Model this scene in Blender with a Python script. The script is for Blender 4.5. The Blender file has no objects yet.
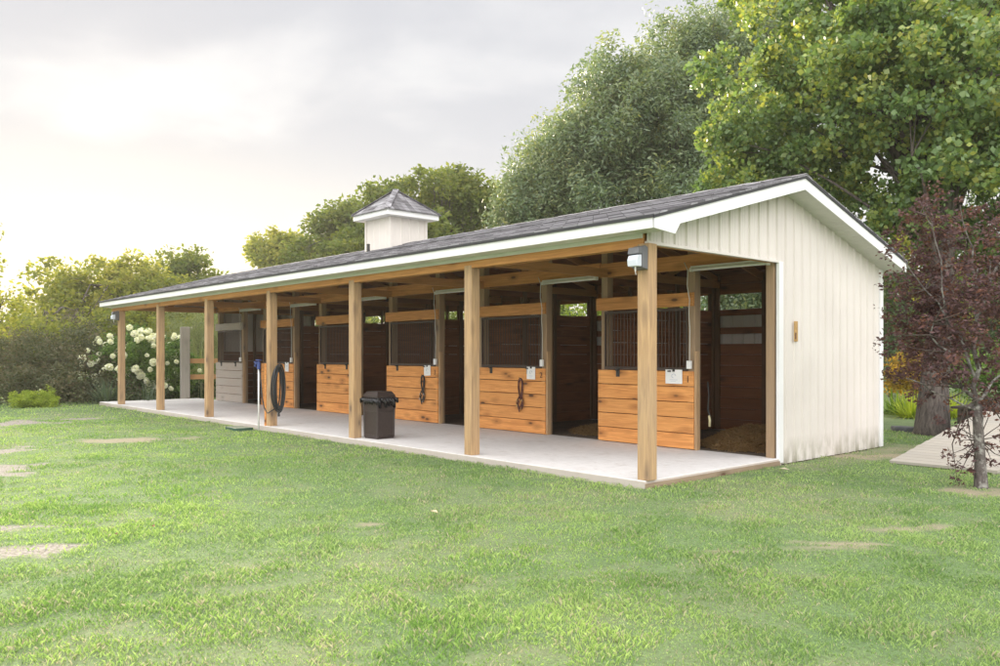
import bpy, math, random
import numpy as np
from mathutils import Vector, Matrix
R = math.radians
sc = bpy.context.scene
col = sc.collection
random.seed(4)
rng = np.random.default_rng(11)

# ------------------------------------------------------------------ camera
YAW = R(48.035); CAM = (5.647, -7.294, 1.409); FPX = 810.75; HOR = 353.9
cd = bpy.data.cameras.new('camera'); cam = bpy.data.objects.new('camera', cd); col.objects.link(cam)
cam.location = CAM; cam.rotation_euler = (R(90), 0, YAW)
cd.sensor_width = 36; cd.lens = FPX / 1000 * 36; cd.shift_y = (HOR - 333) / 1000
cd.clip_end = 2000; cd.clip_start = .05
sc.camera = cam
sc.view_settings.view_transform = 'Standard'; sc.view_settings.look = 'None'
sc.view_settings.gamma = 1; sc.view_settings.use_curve_mapping = False
sc.view_settings.exposure = 1.78
try:
    sc.cycles.max_bounces = 8; sc.cycles.transmission_bounces = 4; sc.cycles.diffuse_bounces = 4
    sc.cycles.sample_clamp_indirect = 6
except Exception: pass

# ------------------------------------------------------------------ sky and sun
SUN_AZ = YAW + R(27)                    # angle from +Y towards -X: behind the barn's far end
SUN_EL = R(11); SKYSEED = 5.3
sdir = Vector((-math.sin(SUN_AZ) * math.cos(SUN_EL), math.cos(SUN_AZ) * math.cos(SUN_EL), math.sin(SUN_EL)))
w = bpy.data.worlds.new('World'); sc.world = w; w.use_nodes = True
nt = w.node_tree; N = nt.nodes; L = nt.links
bg = N['Background']; bg.inputs['Strength'].default_value = 0.1
sky = N.new('ShaderNodeTexSky'); sky.sky_type = 'NISHITA'; sky.sun_disc = False
sky.sun_elevation = SUN_EL; sky.sun_rotation = -SUN_AZ; sky.air_density = 1.2; sky.dust_density = 2.0
tc = N.new('ShaderNodeTexCoord')
nrm = N.new('ShaderNodeVectorMath'); nrm.operation = 'NORMALIZE'; L.new(tc.outputs['Generated'], nrm.inputs[0])
sep = N.new('ShaderNodeSeparateXYZ'); L.new(nrm.outputs[0], sep.inputs[0])
def wmath(op, a, b=None, c=None, clamp=False):
    n = N.new('ShaderNodeMath'); n.operation = op; n.use_clamp = clamp
    for i, v in enumerate((a, b, c)):
        if v is None: continue
        if isinstance(v, (int, float)): n.inputs[i].default_value = v
        else: L.new(v, n.inputs[i])
    return n.outputs[0]
def wmap(v, a, b, c, d, smooth=True):
    n = N.new('ShaderNodeMapRange'); n.interpolation_type = 'SMOOTHSTEP' if smooth else 'LINEAR'
    L.new(v, n.inputs[0])
    for i, q in enumerate((a, b, c, d)): n.inputs[i + 1].default_value = q
    return n.outputs[0]
def wmix(f, a, b):
    n = N.new('ShaderNodeMix'); n.data_type = 'RGBA'
    if isinstance(f, float): n.inputs[0].default_value = f
    else: L.new(f, n.inputs[0])
    for i, v in ((6, a), (7, b)):
        if isinstance(v, tuple): n.inputs[i].default_value = v + (1,)
        else: L.new(v, n.inputs[i])
    return n.outputs[2]
# flat cloud deck: project the direction onto a plane overhead
zc = wmath('MAXIMUM', sep.outputs[2], 0.0)
zd = wmath('ADD', zc, 0.22)
cx_ = wmath('DIVIDE', sep.outputs[0], zd); cy_ = wmath('DIVIDE', sep.outputs[1], zd)
cmb = N.new('ShaderNodeCombineXYZ'); L.new(cx_, cmb.inputs[0]); L.new(cy_, cmb.inputs[1]); cmb.inputs[2].default_value = SKYSEED
n1 = N.new('ShaderNodeTexNoise'); n1.inputs['Scale'].default_value = 1.5; n1.inputs['Detail'].default_value = 5
n1.inputs['Roughness'].default_value = .48; n1.inputs['Distortion'].default_value = .25; L.new(cmb.outputs[0], n1.inputs['Vector'])
n2 = N.new('ShaderNodeTexNoise'); n2.inputs['Scale'].default_value = 3.6; n2.inputs['Detail'].default_value = 5
n2.inputs['Roughness'].default_value = .5; L.new(cmb.outputs[0], n2.inputs['Vector'])
nn = wmath('ADD', wmath('MULTIPLY', n1.outputs[0], .78), wmath('MULTIPLY', n2.outputs[0], .22))
cl = wmap(nn, .43, .66, 0, 1)
cl = wmath('MULTIPLY', cl, wmap(sep.outputs[2], .14, .40, 1.0, .6))
cloud = wmix(cl, (1.93, 1.98, 2.14), (3.0, 2.98, 2.97))
# nearer the sun, the cloud deck is brighter and creamier
dt = N.new('ShaderNodeVectorMath'); dt.operation = 'DOT_PRODUCT'; L.new(nrm.outputs[0], dt.inputs[0]); dt.inputs[1].default_value = Vector((sdir.x, sdir.y, .0)).normalized()
glow = wmath('MULTIPLY', wmap(dt.outputs['Value'], .78, .99, 0, 1), wmap(sep.outputs[2], .0, .27, 1, 0))
low = wmap(sep.outputs[2], .02, .40, 1, 0)
cloud = wmix(wmath('MULTIPLY', low, .35), cloud, (2.95, 2.9, 2.8))
cloud = wmix(glow, cloud, (3.6, 3.28, 2.75))
# added fill: sky overhead and behind the camera brightened to light lawn and barn
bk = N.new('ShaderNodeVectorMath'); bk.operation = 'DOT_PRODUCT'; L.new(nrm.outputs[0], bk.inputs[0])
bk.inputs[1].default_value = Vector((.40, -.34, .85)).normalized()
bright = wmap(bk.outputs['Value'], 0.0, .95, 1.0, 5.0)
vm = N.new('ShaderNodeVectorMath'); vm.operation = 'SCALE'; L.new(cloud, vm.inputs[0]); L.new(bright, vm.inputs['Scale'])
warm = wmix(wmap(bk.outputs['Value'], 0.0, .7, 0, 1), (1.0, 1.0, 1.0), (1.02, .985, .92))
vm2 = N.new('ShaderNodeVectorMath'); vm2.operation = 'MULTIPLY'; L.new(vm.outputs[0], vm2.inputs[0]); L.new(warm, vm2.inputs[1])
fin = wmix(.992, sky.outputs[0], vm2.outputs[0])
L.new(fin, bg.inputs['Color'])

sd = bpy.data.lights.new('sun', 'SUN'); so = bpy.data.objects.new('sun', sd); col.objects.link(so)
sd.energy = 3.0; sd.angle = R(10); sd.color = (1, .86, .64)
so.rotation_euler = (-sdir).to_track_quat('-Z', 'Y').to_euler(); so.location = (-20, 10, 20)

# ------------------------------------------------------------------ helpers
def W(px, F, z=0.0):
    """world point at forward distance F, sideways as seen in the picture (surveying helper)"""
    r = (px - 500) / FPX * F
    return (CAM[0] - math.sin(YAW) * F + math.cos(YAW) * r, CAM[1] + math.cos(YAW) * F + math.sin(YAW) * r, z)
def ZH(py, F): return CAM[2] + (HOR - py) / FPX * F
GZ = -0.08                              # lawn level; the slab's top is z = 0

class MB:
    def __init__(s): s.v = []; s.f = []; s.n = 0
    def add(s, vs, fs):
        s.v.extend([tuple(v) for v in vs]); s.f.extend([tuple(i + s.n for i in f) for f in fs]); s.n += len(vs)
    def box(s, x0, x1, y0, y1, z0, z1, M=None):
        vs = [(x, y, z) for x in (x0, x1) for y in (y0, y1) for z in (z0, z1)]
        if M is not None: vs = [M @ Vector(v) for v in vs]
        s.add(vs, [(0, 1, 3, 2), (4, 6, 7, 5), (0, 4, 5, 1), (2, 3, 7, 6), (0, 2, 6, 4), (1, 5, 7, 3)])
    def beam(s, p0, p1, w_, h_):
        p0 = Vector(p0); p1 = Vector(p1); d = p1 - p0; q = d.to_track_quat('X', 'Z').to_matrix().to_4x4()
        s.box(0, d.length, -w_ / 2, w_ / 2, -h_ / 2, h_ / 2, Matrix.Translation(p0) @ q)
    def tube(s, pts, rad, n=8, cap=True):
        pts = [Vector(p) for p in pts]
        if not isinstance(rad, (list, tuple)): rad = [rad] * len(pts)
        up = Vector((0, 0, 1)); base = s.n; prev = None
        for i, p in enumerate(pts):
            t = (pts[min(i + 1, len(pts) - 1)] - pts[max(i - 1, 0)])
            if t.length < 1e-9: t = up.copy()
            t.normalize()
            a = (prev - t * prev.dot(t)) if prev is not None else t.orthogonal()
            if a.length < 1e-6: a = t.orthogonal()
            a.normalize(); prev = a; b = t.cross(a)
            for k in range(n):
                th = 2 * math.pi * k / n
                s.v.append(tuple(p + (a * math.cos(th) + b * math.sin(th)) * rad[i])); s.n += 1
        for i in range(len(pts) - 1):
            for k in range(n):
                s.f.append((base + i * n + k, base + i * n + (k + 1) % n, base + (i + 1) * n + (k + 1) % n, base + (i + 1) * n + k))
        if cap:
            s.f.append(tuple(base + k for k in reversed(range(n)))); s.f.append(tuple(base + (len(pts) - 1) * n + k for k in range(n)))
    def prism(s, poly, a, b, axis):
        """extrude a 2-D polygon from a to b along axis 0/1/2"""
        def P(u, v, t): return {0: (t, u, v), 1: (u, t, v), 2: (u, v, t)}[axis]
        n = len(poly)
        vs = [P(u, v, a) for u, v in poly] + [P(u, v, b) for u, v in poly]
        fs = [tuple(range(n))[::-1], tuple(range(n, 2 * n))] + [(i, (i + 1) % n, n + (i + 1) % n, n + i) for i in range(n)]
        s.add(vs, fs)
    def build(s, name, mat, parent=None, bev=0, smooth=False, loc=None):
        me = bpy.data.meshes.new(name); me.from_pydata(s.v, [], s.f)
        me.materials.append(mat)
        import bmesh
        bm = bmesh.new(); bm.from_mesh(me); bmesh.ops.recalc_face_normals(bm, faces=bm.faces); bm.to_mesh(me); bm.free()
        if smooth: me.polygons.foreach_set('use_smooth', [True] * len(me.polygons))
        o = bpy.data.objects.new(name, me); col.objects.link(o)
        if parent: o.parent = parent
        if loc: o.location = loc
        if bev:
            m = o.modifiers.new('bevel', 'BEVEL'); m.width = bev; m.segments = 2; m.limit_method = 'ANGLE'; m.angle_limit = R(40)
        return o
def fastmesh(name, V, F, mat, parent=None, attrs=None, smooth=False):
    """V (n,3), F (m,k) numpy arrays"""
    me = bpy.data.meshes.new(name); n, m, k = len(V), len(F), F.shape[1]
    me.vertices.add(n); me.vertices.foreach_set('co', np.ascontiguousarray(V, dtype=np.float32).ravel())
    me.loops.add(m * k); me.loops.foreach_set('vertex_index', np.ascontiguousarray(F, dtype=np.int32).ravel())
    me.polygons.add(m); me.polygons.foreach_set('loop_start', np.arange(m, dtype=np.int32) * k)
    me.polygons.foreach_set('loop_total', np.full(m, k, dtype=np.int32))
    me.materials.append(mat)
    for an, arr in (attrs or {}).items():
        a = me.attributes.new(an, 'FLOAT', 'POINT'); a.data.foreach_set('value', np.ascontiguousarray(arr, dtype=np.float32))
    me.update(calc_edges=True)
    if smooth: me.polygons.foreach_set('use_smooth', np.ones(m, dtype=bool))
    o = bpy.data.objects.new(name, me); col.objects.link(o)
    if parent: o.parent = parent
    return o
def tag(o, label, cat, group=None):
    o['label'] = label; o['category'] = cat
    if group: o['group'] = group
    return o
def thing(name, label, cat, loc=(0, 0, 0), rz=0, group=None):
    o = bpy.data.objects.new(name, None); col.objects.link(o); o.location = loc; o.rotation_euler = (0, 0, rz)
    o.empty_display_size = .2
    return tag(o, label, cat, group)
def struct(o, kind='structure'): o['kind'] = kind; return o
def dup(root, loc, rz=0, label=None):
    r = root.copy(); col.objects.link(r); r.location = loc; r.rotation_euler = (0, 0, rz)
    if label: r['label'] = label
    for ch in list(root.children):
        c = ch.copy(); col.objects.link(c); c.parent = r
        for g in list(ch.children):
            d = g.copy(); col.objects.link(d); d.parent = c
    return r

# value noise in numpy (shared by ground and grass so that patches agree)
_tab = rng.random((256, 256))
def vnoise(x, y, s, ox=0.0):
    x = x / s + 57.3 + ox; y = y / s + 91.7 + ox * 1.7
    xi = np.floor(x).astype(int); yi = np.floor(y).astype(int); fx = x - xi; fy = y - yi
    fx = fx * fx * (3 - 2 * fx); fy = fy * fy * (3 - 2 * fy)
    g = lambda i, j: _tab[i % 256, j % 256]
    return (g(xi, yi) * (1 - fx) + g(xi + 1, yi) * fx) * (1 - fy) + (g(xi, yi + 1) * (1 - fx) + g(xi + 1, yi + 1) * fx) * fy
def fbm(x, y, s, ox=0.0, o=4):
    t = 0; a = 1; n = 0
    for i in range(o): t = t + a * vnoise(x, y, s / 2 ** i, ox + i * 13.1); n += a; a *= .55
    return t / n
def sstep(v, a, b):
    t = np.clip((v - a) / (b - a), 0, 1); return t * t * (3 - 2 * t)

# ------------------------------------------------------------------ materials
class NT:
    def __init__(s, name):
        s.m = bpy.data.materials.new(name); s.m.use_nodes = True; s.t = s.m.node_tree
        s.b = s.t.nodes['Principled BSDF']; s.o = s.t.nodes['Material Output']
    def n(s, typ, **kw):
        nd = s.t.nodes.new(typ)
        for k, v in kw.items():
            if k.startswith('i_'):
                nd.inputs[k[2:].replace('_', ' ')].default_value = v
            else: setattr(nd, k, v)
        return nd
    def l(s, a, b): s.t.links.new(a, b)
    def mapping(s, scale, src='Object', vec=None):
        m = s.n('ShaderNodeMapping'); m.inputs['Scale'].default_value = scale
        if vec is None: vec = s.n('ShaderNodeTexCoord').outputs[src]
        s.l(vec, m.inputs['Vector']); return m.outputs[0]
    def noise(s, vec, scale, detail=4, rough=.55, dist=0):
        n = s.n('ShaderNodeTexNoise'); n.inputs['Scale'].default_value = scale; n.inputs['Detail'].default_value = detail
        n.inputs['Roughness'].default_value = rough; n.inputs['Distortion'].default_value = dist
        if vec is not None: s.l(vec, n.inputs['Vector'])
        return n.outputs[0]
    def mr(s, v, a, b, c=0, d=1):
        n = s.n('ShaderNodeMapRange'); s.l(v, n.inputs[0])
        for i, q in enumerate((a, b, c, d)): n.inputs[i + 1].default_value = q
        return n.outputs[0]
    def mix(s, f, a, b, mode='MIX'):
        n = s.n('ShaderNodeMix', data_type='RGBA', blend_type=mode)
        if isinstance(f, (int, float)): n.inputs[0].default_value = f
        else: s.l(f, n.inputs[0])
        for i, v in ((6, a), (7, b)):
            if isinstance(v, tuple): n.inputs[i].default_value = v + (1,)
            else: s.l(v, n.inputs[i])
        return n.outputs[2]
    def math(s, op, a, b=0.0):
        n = s.n('ShaderNodeMath', operation=op)
        for i, v in enumerate((a, b)):
            if isinstance(v, (int, float)): n.inputs[i].default_value = v
            else: s.l(v, n.inputs[i])
        return n.outputs[0]
    def bump(s, h, st=.3, d=.01):
        n = s.n('ShaderNodeBump'); n.inputs['Strength'].default_value = st; n.inputs['Distance'].default_value = d
        s.l(h, n.inputs['Height']); s.l(n.outputs[0], s.b.inputs['Normal'])
    def set(s, **kw):
        for k, v in kw.items():
            i = s.b.inputs[k.replace('_', ' ')]
            if isinstance(v, (int, float)) : i.default_value = v
            elif isinstance(v, tuple): i.default_value = v + (1,) if len(v) == 3 else v
            else: s.l(v, i)
        return s.m
def wood(name, axis, light, dark, knot=(.10, .045, .02), grey=0.0, knots=.5, rough=.75):
    t = NT(name)
    geo = t.n('ShaderNodeNewGeometry'); tcn = t.n('ShaderNodeTexCoord')
    off = t.n('ShaderNodeVectorMath', operation='SCALE'); cmbn = t.n('ShaderNodeCombineXYZ')
    for i in range(3): t.l(geo.outputs['Random Per Island'], cmbn.inputs[i])
    t.l(cmbn.outputs[0], off.inputs[0]); off.inputs['Scale'].default_value = 37.0
    add = t.n('ShaderNodeVectorMath', operation='ADD'); t.l(tcn.outputs['Object'], add.inputs[0]); t.l(off.outputs[0], add.inputs[1])
    sc_ = [14, 14, 14]; sc_[axis] = .8
    g = t.noise(t.mapping(tuple(sc_), vec=add.outputs[0]), 1.6, 5, .6, 1.2)
    sc2 = [90, 90, 90]; sc2[axis] = 2.5
    g2 = t.noise(t.mapping(tuple(sc2), vec=add.outputs[0]), 1.0, 2, .5)
    big = t.noise(t.mapping((1, 1, 1), vec=add.outputs[0]), .9, 2)
    c = t.mix(t.mr(g, .32, .68), light, dark)
    c = t.mix(t.math('MULTIPLY', t.mr(g2, .45, .75), .35), c, tuple(q * .6 for q in dark))
    # every board its own tone
    c = t.mix(t.mr(geo.outputs['Random Per Island'], 0, 1, 0, .62), c, tuple(q * .62 for q in light))
    ks = [5.5, 5.5, 5.5]; ks[axis] = 2.2
    vo = t.n('ShaderNodeTexVoronoi'); vo.inputs['Scale'].default_value = 1.0; t.l(t.mapping(tuple(ks), vec=add.outputs[0]), vo.inputs['Vector'])
    sepc = t.n('ShaderNodeSeparateColor'); t.l(vo.outputs['Color'], sepc.inputs[0])
    on = t.mr(sepc.outputs[0], 1 - knots, 1 - knots + .02)
    kk = t.math('MULTIPLY', t.mr(vo.outputs['Distance'], .10, .17, 1, 0), on)
    halo = t.math('MULTIPLY', t.math('MULTIPLY', t.mr(vo.outputs['Distance'], .12, .42, 1, 0), on), .7)
    c = t.mix(halo, c, tuple(q * .55 for q in dark)); c = t.mix(kk, c, knot)
    if grey: c = t.mix(t.math('MULTIPLY', t.mr(big, .3, .7, .4, 1), grey), c, (.36, .34, .31))
    t.bump(t.math('ADD', g, t.math('MULTIPLY', g2, .5)), .35, .004)
    return t.set(Base_Color=c, Roughness=rough)
PL, PD = (.66, .34, .125), (.46, .20, .06)
M = {}
M['post'] = wood('post_pine', 2, (.60, .375, .17), (.30, .165, .07), grey=.24, knots=.55)
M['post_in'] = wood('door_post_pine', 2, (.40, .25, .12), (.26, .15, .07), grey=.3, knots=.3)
M['beam_x'] = wood('beam_pine_along', 0, (.70, .335, .105), (.42, .17, .045), knots=.3)
M['beam_y'] = wood('beam_pine_across', 1, (.62, .32, .115), (.38, .17, .055), knots=.3)
M['panel'] = wood('stall_board_pine', 0, (.90, .43, .135), (.55, .20, .05), knots=.85)
M['panel_grey'] = wood('weathered_board', 0, (.55, .44, .36), (.40, .31, .26), grey=.75, knots=.5)
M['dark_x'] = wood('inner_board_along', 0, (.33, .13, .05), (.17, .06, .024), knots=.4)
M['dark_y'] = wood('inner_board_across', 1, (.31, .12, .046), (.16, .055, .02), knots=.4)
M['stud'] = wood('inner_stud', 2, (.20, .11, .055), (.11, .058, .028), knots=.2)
M['fence_rail'] = wood('fence_rail_pine', 0, (.55, .32, .14), (.42, .22, .09), knots=.3)
M['grey_post'] = wood('weathered_post', 2, (.33, .30, .25), (.20, .18, .15), grey=.6, knots=.3)
M['ramp'] = wood('ramp_board', 0, (.50, .45, .38), (.40, .35, .29), grey=.7, knots=.2)
M['shedwood'] = wood('dark_shed_board', 0, (.06, .045, .035), (.035, .026, .02), knots=.2)

def plain(name, c, rough=.5, metal=0, var=.12, vs=3.0, bump=0):
    t = NT(name); n = t.noise(t.mapping((1, 1, 1)), vs, 5, .6)
    cc = t.mix(t.mr(n, .3, .7), tuple(q * (1 - var) for q in c), tuple(min(1, q * (1 + var * .5)) for q in c))
    if bump: t.bump(n, bump, .01)
    return t.set(Base_Color=cc, Roughness=rough, Metallic=metal)
t = NT('cream_metal_siding')
nz = t.noise(t.mapping((.6, .6, .6)), 1.5, 4)
st = t.noise(t.mapping((9, 9, .5)), 1.0, 4)
geo = t.n('ShaderNodeTexCoord'); sp = t.n('ShaderNodeSeparateXYZ'); t.l(geo.outputs['Object'], sp.inputs[0])
c = t.mix(t.mr(nz, .3, .7), (.645, .60, .565), (.71, .665, .63))
c = t.mix(t.math('MULTIPLY', t.mr(st, .45, .75), .05), c, (.46, .43, .40))
dirt = t.math('MULTIPLY', t.mr(sp.outputs[2], -.1, .28, 1, 0), t.mr(t.noise(t.mapping((5, 5, 2)), 1.5, 5), .38, .62))
c = t.mix(t.math('MULTIPLY', dirt, .85), c, (.24, .22, .15))
t.b.inputs['Specular IOR Level'].default_value = .35
M['siding'] = t.set(Base_Color=c, Roughness=.42)
M['white'] = plain('white_trim_metal', (.78, .78, .79), .4, 0, .07, 2.0)
M['soffit'] = plain('white_vinyl_soffit', (.66, .66, .62), .5, 0, .06, 3.0)
M['black'] = plain('black_metal', (.022, .02, .019), .5)
M['grill'] = plain('dark_grill', (.05, .03, .022), .55)
M['blackleather'] = plain('black_leather', (.018, .016, .016), .45)
M['redleather'] = plain('oxblood_leather', (.085, .018, .014), .45)
M['brass'] = plain('brass', (.6, .45, .2), .35, .9)
M['steel'] = plain('steel_ring', (.6, .6, .6), .35, .9)
M['binplastic'] = plain('brown_bin_plastic', (.040, .028, .025), .5, 0, .2, 20)
M['bag'] = plain('black_bin_bag', (.012, .012, .014), .25, 0, .3, 30, .6)
M['hose'] = plain('black_rubber', (.022, .024, .028), .38)
M['pvc'] = plain('white_pvc', (.75, .75, .74), .4)
M['bluev'] = plain('blue_valve', (.035, .06, .22), .4)
M['greenbox'] = plain('green_plastic_lid', (.035, .085, .055), .5)
M['paper'] = plain('white_paper', (.80, .80, .80), .6, 0, .04)
M['inkblue'] = plain('pale_blue_print', (.35, .42, .55), .6)
M['ink'] = plain('dark_ink', (.10, .04, .025), .6)
M['lampgrey'] = plain('grey_lamp_housing', (.13, .13, .14), .45)
M['tube'] = plain('white_tube_plastic', (.70, .69, .66), .35)
M['gold'] = plain('tan_sign', (.48, .29, .10), .5, 0, .3, 40)
M['vent'] = plain('black_vent_pipe', (.02, .02, .02), .5)
t = NT('lamp_glass'); t.b.inputs['Roughness'].default_value = .25
M['glass'] = t.set(Base_Color=(.62, .66, .74), Roughness=.2)
# shingles
t = NT('asphalt_shingles')
tcn = t.n('ShaderNodeTexCoord')
br = t.n('ShaderNodeTexBrick'); br.offset = .5; br.inputs['Scale'].default_value = 1
mp = t.n('ShaderNodeMapping'); mp.inputs['Scale'].default_value = (1, 1, 1); t.l(tcn.outputs['Object'], mp.inputs[0])
t.l(mp.outputs[0], br.inputs['Vector'])
br.inputs['Brick Width'].default_value = .24; br.inputs['Row Height'].default_value = .14; br.inputs['Mortar Size'].default_value = .004
br.inputs['Color1'].default_value = (.055, .052, .062, 1); br.inputs['Color2'].default_value = (.34, .335, .36, 1); br.inputs['Mortar'].default_value = (.02, .02, .02, 1)
gr = t.noise(t.mapping((1, 1, 1)), 180, 2)
sm = t.noise(t.mapping((2.2, 9, 1)), 1.2, 4)
c = t.mix(t.mr(gr, .3, .7, 0, .25), br.outputs[0], (.22, .21, .21))
c = t.mix(t.mr(sm, .35, .7, 0, .5), c, (.10, .09, .10))
t.bump(gr, .5, .004)
M['shingle'] = t.set(Base_Color=c, Roughness=.9)
M['edge'] = plain('black_drip_edge', (.03, .03, .035), .6)
# concrete
t = NT('concrete')
a = t.noise(t.mapping((1, 1, 1)), .7, 6, .6); b = t.noise(t.mapping((1, 1, 1)), 9, 5, .65)
c = t.mix(t.mr(a, .3, .7), (.58, .565, .56), (.69, .675, .665)); c = t.mix(t.mr(b, .45, .75, 0, .35), c, (.40, .375, .35))
dd = t.noise(t.mapping((1, 1, 1)), 2.3, 6, .7)
c = t.mix(t.mr(dd, .56, .72, 0, .4), c, (.36, .31, .26))
tcn = t.n('ShaderNodeTexCoord'); sp = t.n('ShaderNodeSeparateXYZ'); t.l(tcn.outputs['Object'], sp.inputs[0])
c = t.mix(t.mr(sp.outputs[2], -.004, -.012, 0, .55), c, (.33, .25, .18))
t.bump(b, .15, .004)
M['concrete'] = t.set(Base_Color=c, Roughness=.85)
t = NT('stall_dirt')
a = t.noise(t.mapping((1, 1, 1)), 2.0, 6, .6); b = t.noise(t.mapping((1, 1, 1)), 30, 4, .65)
M['dirt'] = t.set(Base_Color=t.mix(t.mr(b, .4, .7), t.mix(t.mr(a, .3, .7), (.13, .10, .075), (.22, .17, .12)), (.06, .045, .035)), Roughness=.95)
def bark(name, c1, c2, sc=(14, 14, 2.2), mottled=0):
    t = NT(name); n = t.noise(t.mapping(sc), 1.5, 6, .65, .6); n2 = t.noise(t.mapping((1, 1, 1)), 12, 4, .6)
    c = t.mix(t.mr(n, .35, .65), c1, c2)
    if mottled: c = t.mix(t.mr(n2, .5, .62, 0, mottled), c, (.42, .42, .38))
    t.bump(n, .9, .03); return t.set(Base_Color=c, Roughness=.95)
M['bark'] = bark('grey_brown_bark', (.035, .028, .025), (.15, .125, .11))
M['bark_pale'] = bark('lichen_bark', (.05, .04, .036), (.15, .13, .12), (8, 8, 6), .5)
M['twig'] = bark('dark_twig', (.05, .035, .03), (.11, .085, .07))
def leafmat(name, cols, trans=.35, rough=.55, spec=.3, clumpvar=.5):
    """cols: list of colours picked per leaf and per clump"""
    t = NT(name); geo = t.n('ShaderNodeNewGeometry'); at = t.n('ShaderNodeAttribute', attribute_name='clump')
    r = t.n('ShaderNodeValToRGB'); r.color_ramp.interpolation = 'LINEAR'
    el = r.color_ramp.elements
    while len(el) < len(cols): el.new(.5)
    for i, cc in enumerate(cols): el[i].position = i / (len(cols) - 1); el[i].color = cc + (1,)
    v = t.math('ADD', t.math('MULTIPLY', geo.outputs['Random Per Island'], 1 - clumpvar), t.math('MULTIPLY', at.outputs['Fac'], clumpvar))
    t.l(v, r.inputs[0])
    m = t.set(Base_Color=r.outputs[0], Roughness=rough, Specular_IOR_Level=spec)
    tr = t.n('ShaderNodeBsdfTranslucent'); t.l(r.outputs[0], tr.inputs[0])
    tcol = t.mix(1.0, r.outputs[0], (1.5, 1.45, .7), 'MULTIPLY'); t.l(tcol, tr.inputs[0])
    mx = t.n('ShaderNodeMixShader'); mx.inputs[0].default_value = trans
    t.l(t.b.outputs[0], mx.inputs[1]); t.l(tr.outputs[0], mx.inputs[2]); t.l(mx.outputs[0], t.o.inputs[0])
    return m
M['lf_big'] = leafmat('leaves_yellow_green', [(.055, .11, .04), (.12, .20, .07), (.17, .26, .09), (.29, .34, .09), (.48, .44, .09)], .4, .38, .6)
M['lf_oak'] = leafmat('leaves_grey_green', [(.075, .12, .075), (.12, .18, .105), (.17, .23, .13), (.23, .28, .15), (.34, .33, .13)], .35, .4, .5)
M['lf_far'] = leafmat('leaves_olive', [(.06, .09, .025), (.10, .14, .035), (.15, .18, .045), (.24, .24, .06)], .5, .6)
M['lf_gold'] = leafmat('leaves_sunlit_olive', [(.10, .13, .03), (.16, .19, .045), (.24, .25, .06), (.36, .33, .09)], .55, .6)
M['lf_bush'] = leafmat('leaves_brown_olive', [(.045, .06, .03), (.08, .095, .045), (.12, .115, .065), (.17, .13, .09)], .3, .6)
M['lf_purple'] = leafmat('leaves_purple', [(.04, .025, .032), (.085, .045, .052), (.13, .07, .072), (.24, .10, .065)], .35, .5, .25)
M['lf_hyd'] = leafmat('leaves_hydrangea', [(.05, .10, .025), (.10, .18, .04), (.19, .29, .06)], .35)
M['lf_lime'] = leafmat('leaves_lime', [(.16, .24, .03), (.28, .36, .05), (.42, .48, .07)], .4)
M['lf_yucca'] = leafmat('leaves_blue_green', [(.05, .085, .05), (.09, .13, .08), (.13, .17, .10)], .2)
M['lf_willow'] = leafmat('leaves_pale_weeping', [(.12, .15, .07), (.20, .23, .11), (.28, .30, .16)], .45)
M['lf_dark'] = leafmat('leaves_dark_green', [(.025, .05, .018), (.045, .08, .025), (.07, .11, .035), (.12, .15, .04)], .35)
M['lf_warm'] = leafmat('leaves_warm', [(.16, .12, .03), (.28, .20, .04), (.40, .25, .06)], .5)
M['petal'] = leafmat('white_petals', [(.66, .70, .58), (.78, .79, .73), (.84, .84, .82)], .3)
M['straw'] = leafmat('straw', [(.30, .19, .09), (.46, .31, .15), (.60, .44, .24)], .2)

# ------------------------------------------------------------------ lawn fields
def fields(x, y):
    dry = sstep(fbm(x, y, 2.2, 3.0), .50, .70) * .45 + sstep(fbm(x, y, .35, 9.0, 3), .55, .75) * .45
    bare = np.zeros_like(x)
    fine_ = fbm(x, y, .16, 51.0, 3) - .5
    wob = (fbm(x, y, .5, 21.0) - .5) * 1.5
    def blob(px, py, rx, ry, k=1.0):
        F = FPX * (CAM[2] - GZ) / (py - HOR); cx, cy, _ = W(px, F)
        dx = x - cx; dy = y - cy
        u = dx * math.cos(YAW) + dy * math.sin(YAW); v = -dx * math.sin(YAW) + dy * math.cos(YAW)
        return np.clip(1.2 - np.sqrt((u / rx) ** 2 + (v / ry) ** 2) + wob * 2.6 + fine_ * 2.0, 0, 1) * k
    for b_ in ((18, 423, .9, .7), (2, 452, .35, .5), (-4, 470, .55, .40), (0, 527, .32, .14), (30, 551, .26, .12), (-90, 500, .7, .6), (78, 419, .6, .3), (-110, 430, 1.4, 1.0)):
        bare = np.maximum(bare, sstep(blob(*b_), .12, .5))
    worn = np.zeros_like(x)
    for b_ in ((850, 542, .40, .08), (740, 552, .18, .05), (800, 547, .30, .06), (900, 528, .45, .1), (375, 523, .22, .07),
               (165, 640, .12, .06), (130, 440, .9, .3),  (980, 493, .5, .35), (850, 455, 1.2, .5)):
        worn = np.maximum(worn, blob(*b_) * .8)
    # thin grass against the siding
    near = np.clip(1 - np.maximum(np.abs(x - .35) / .5, 0), 0, 1) * (y > 2.6) * (y < 6.6)
    worn = np.maximum(worn, near * .75 * (.6 + wob))
    tone = .5 + (fbm(x, y, .9, 41.0) - .5) * 1.9           # darker or paler green
    sun_tint = sstep(-(x * .55 + y * .35) / 10.0 + (fbm(x, y, 1.6, 77.0) - .5) * 1.4, -.1, .75)  # brighter yellow-green towards the left: sunlight put into the blade colour
    return np.clip(dry, 0, 1), bare, np.clip(worn, 0, 1), tone, sun_tint

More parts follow.
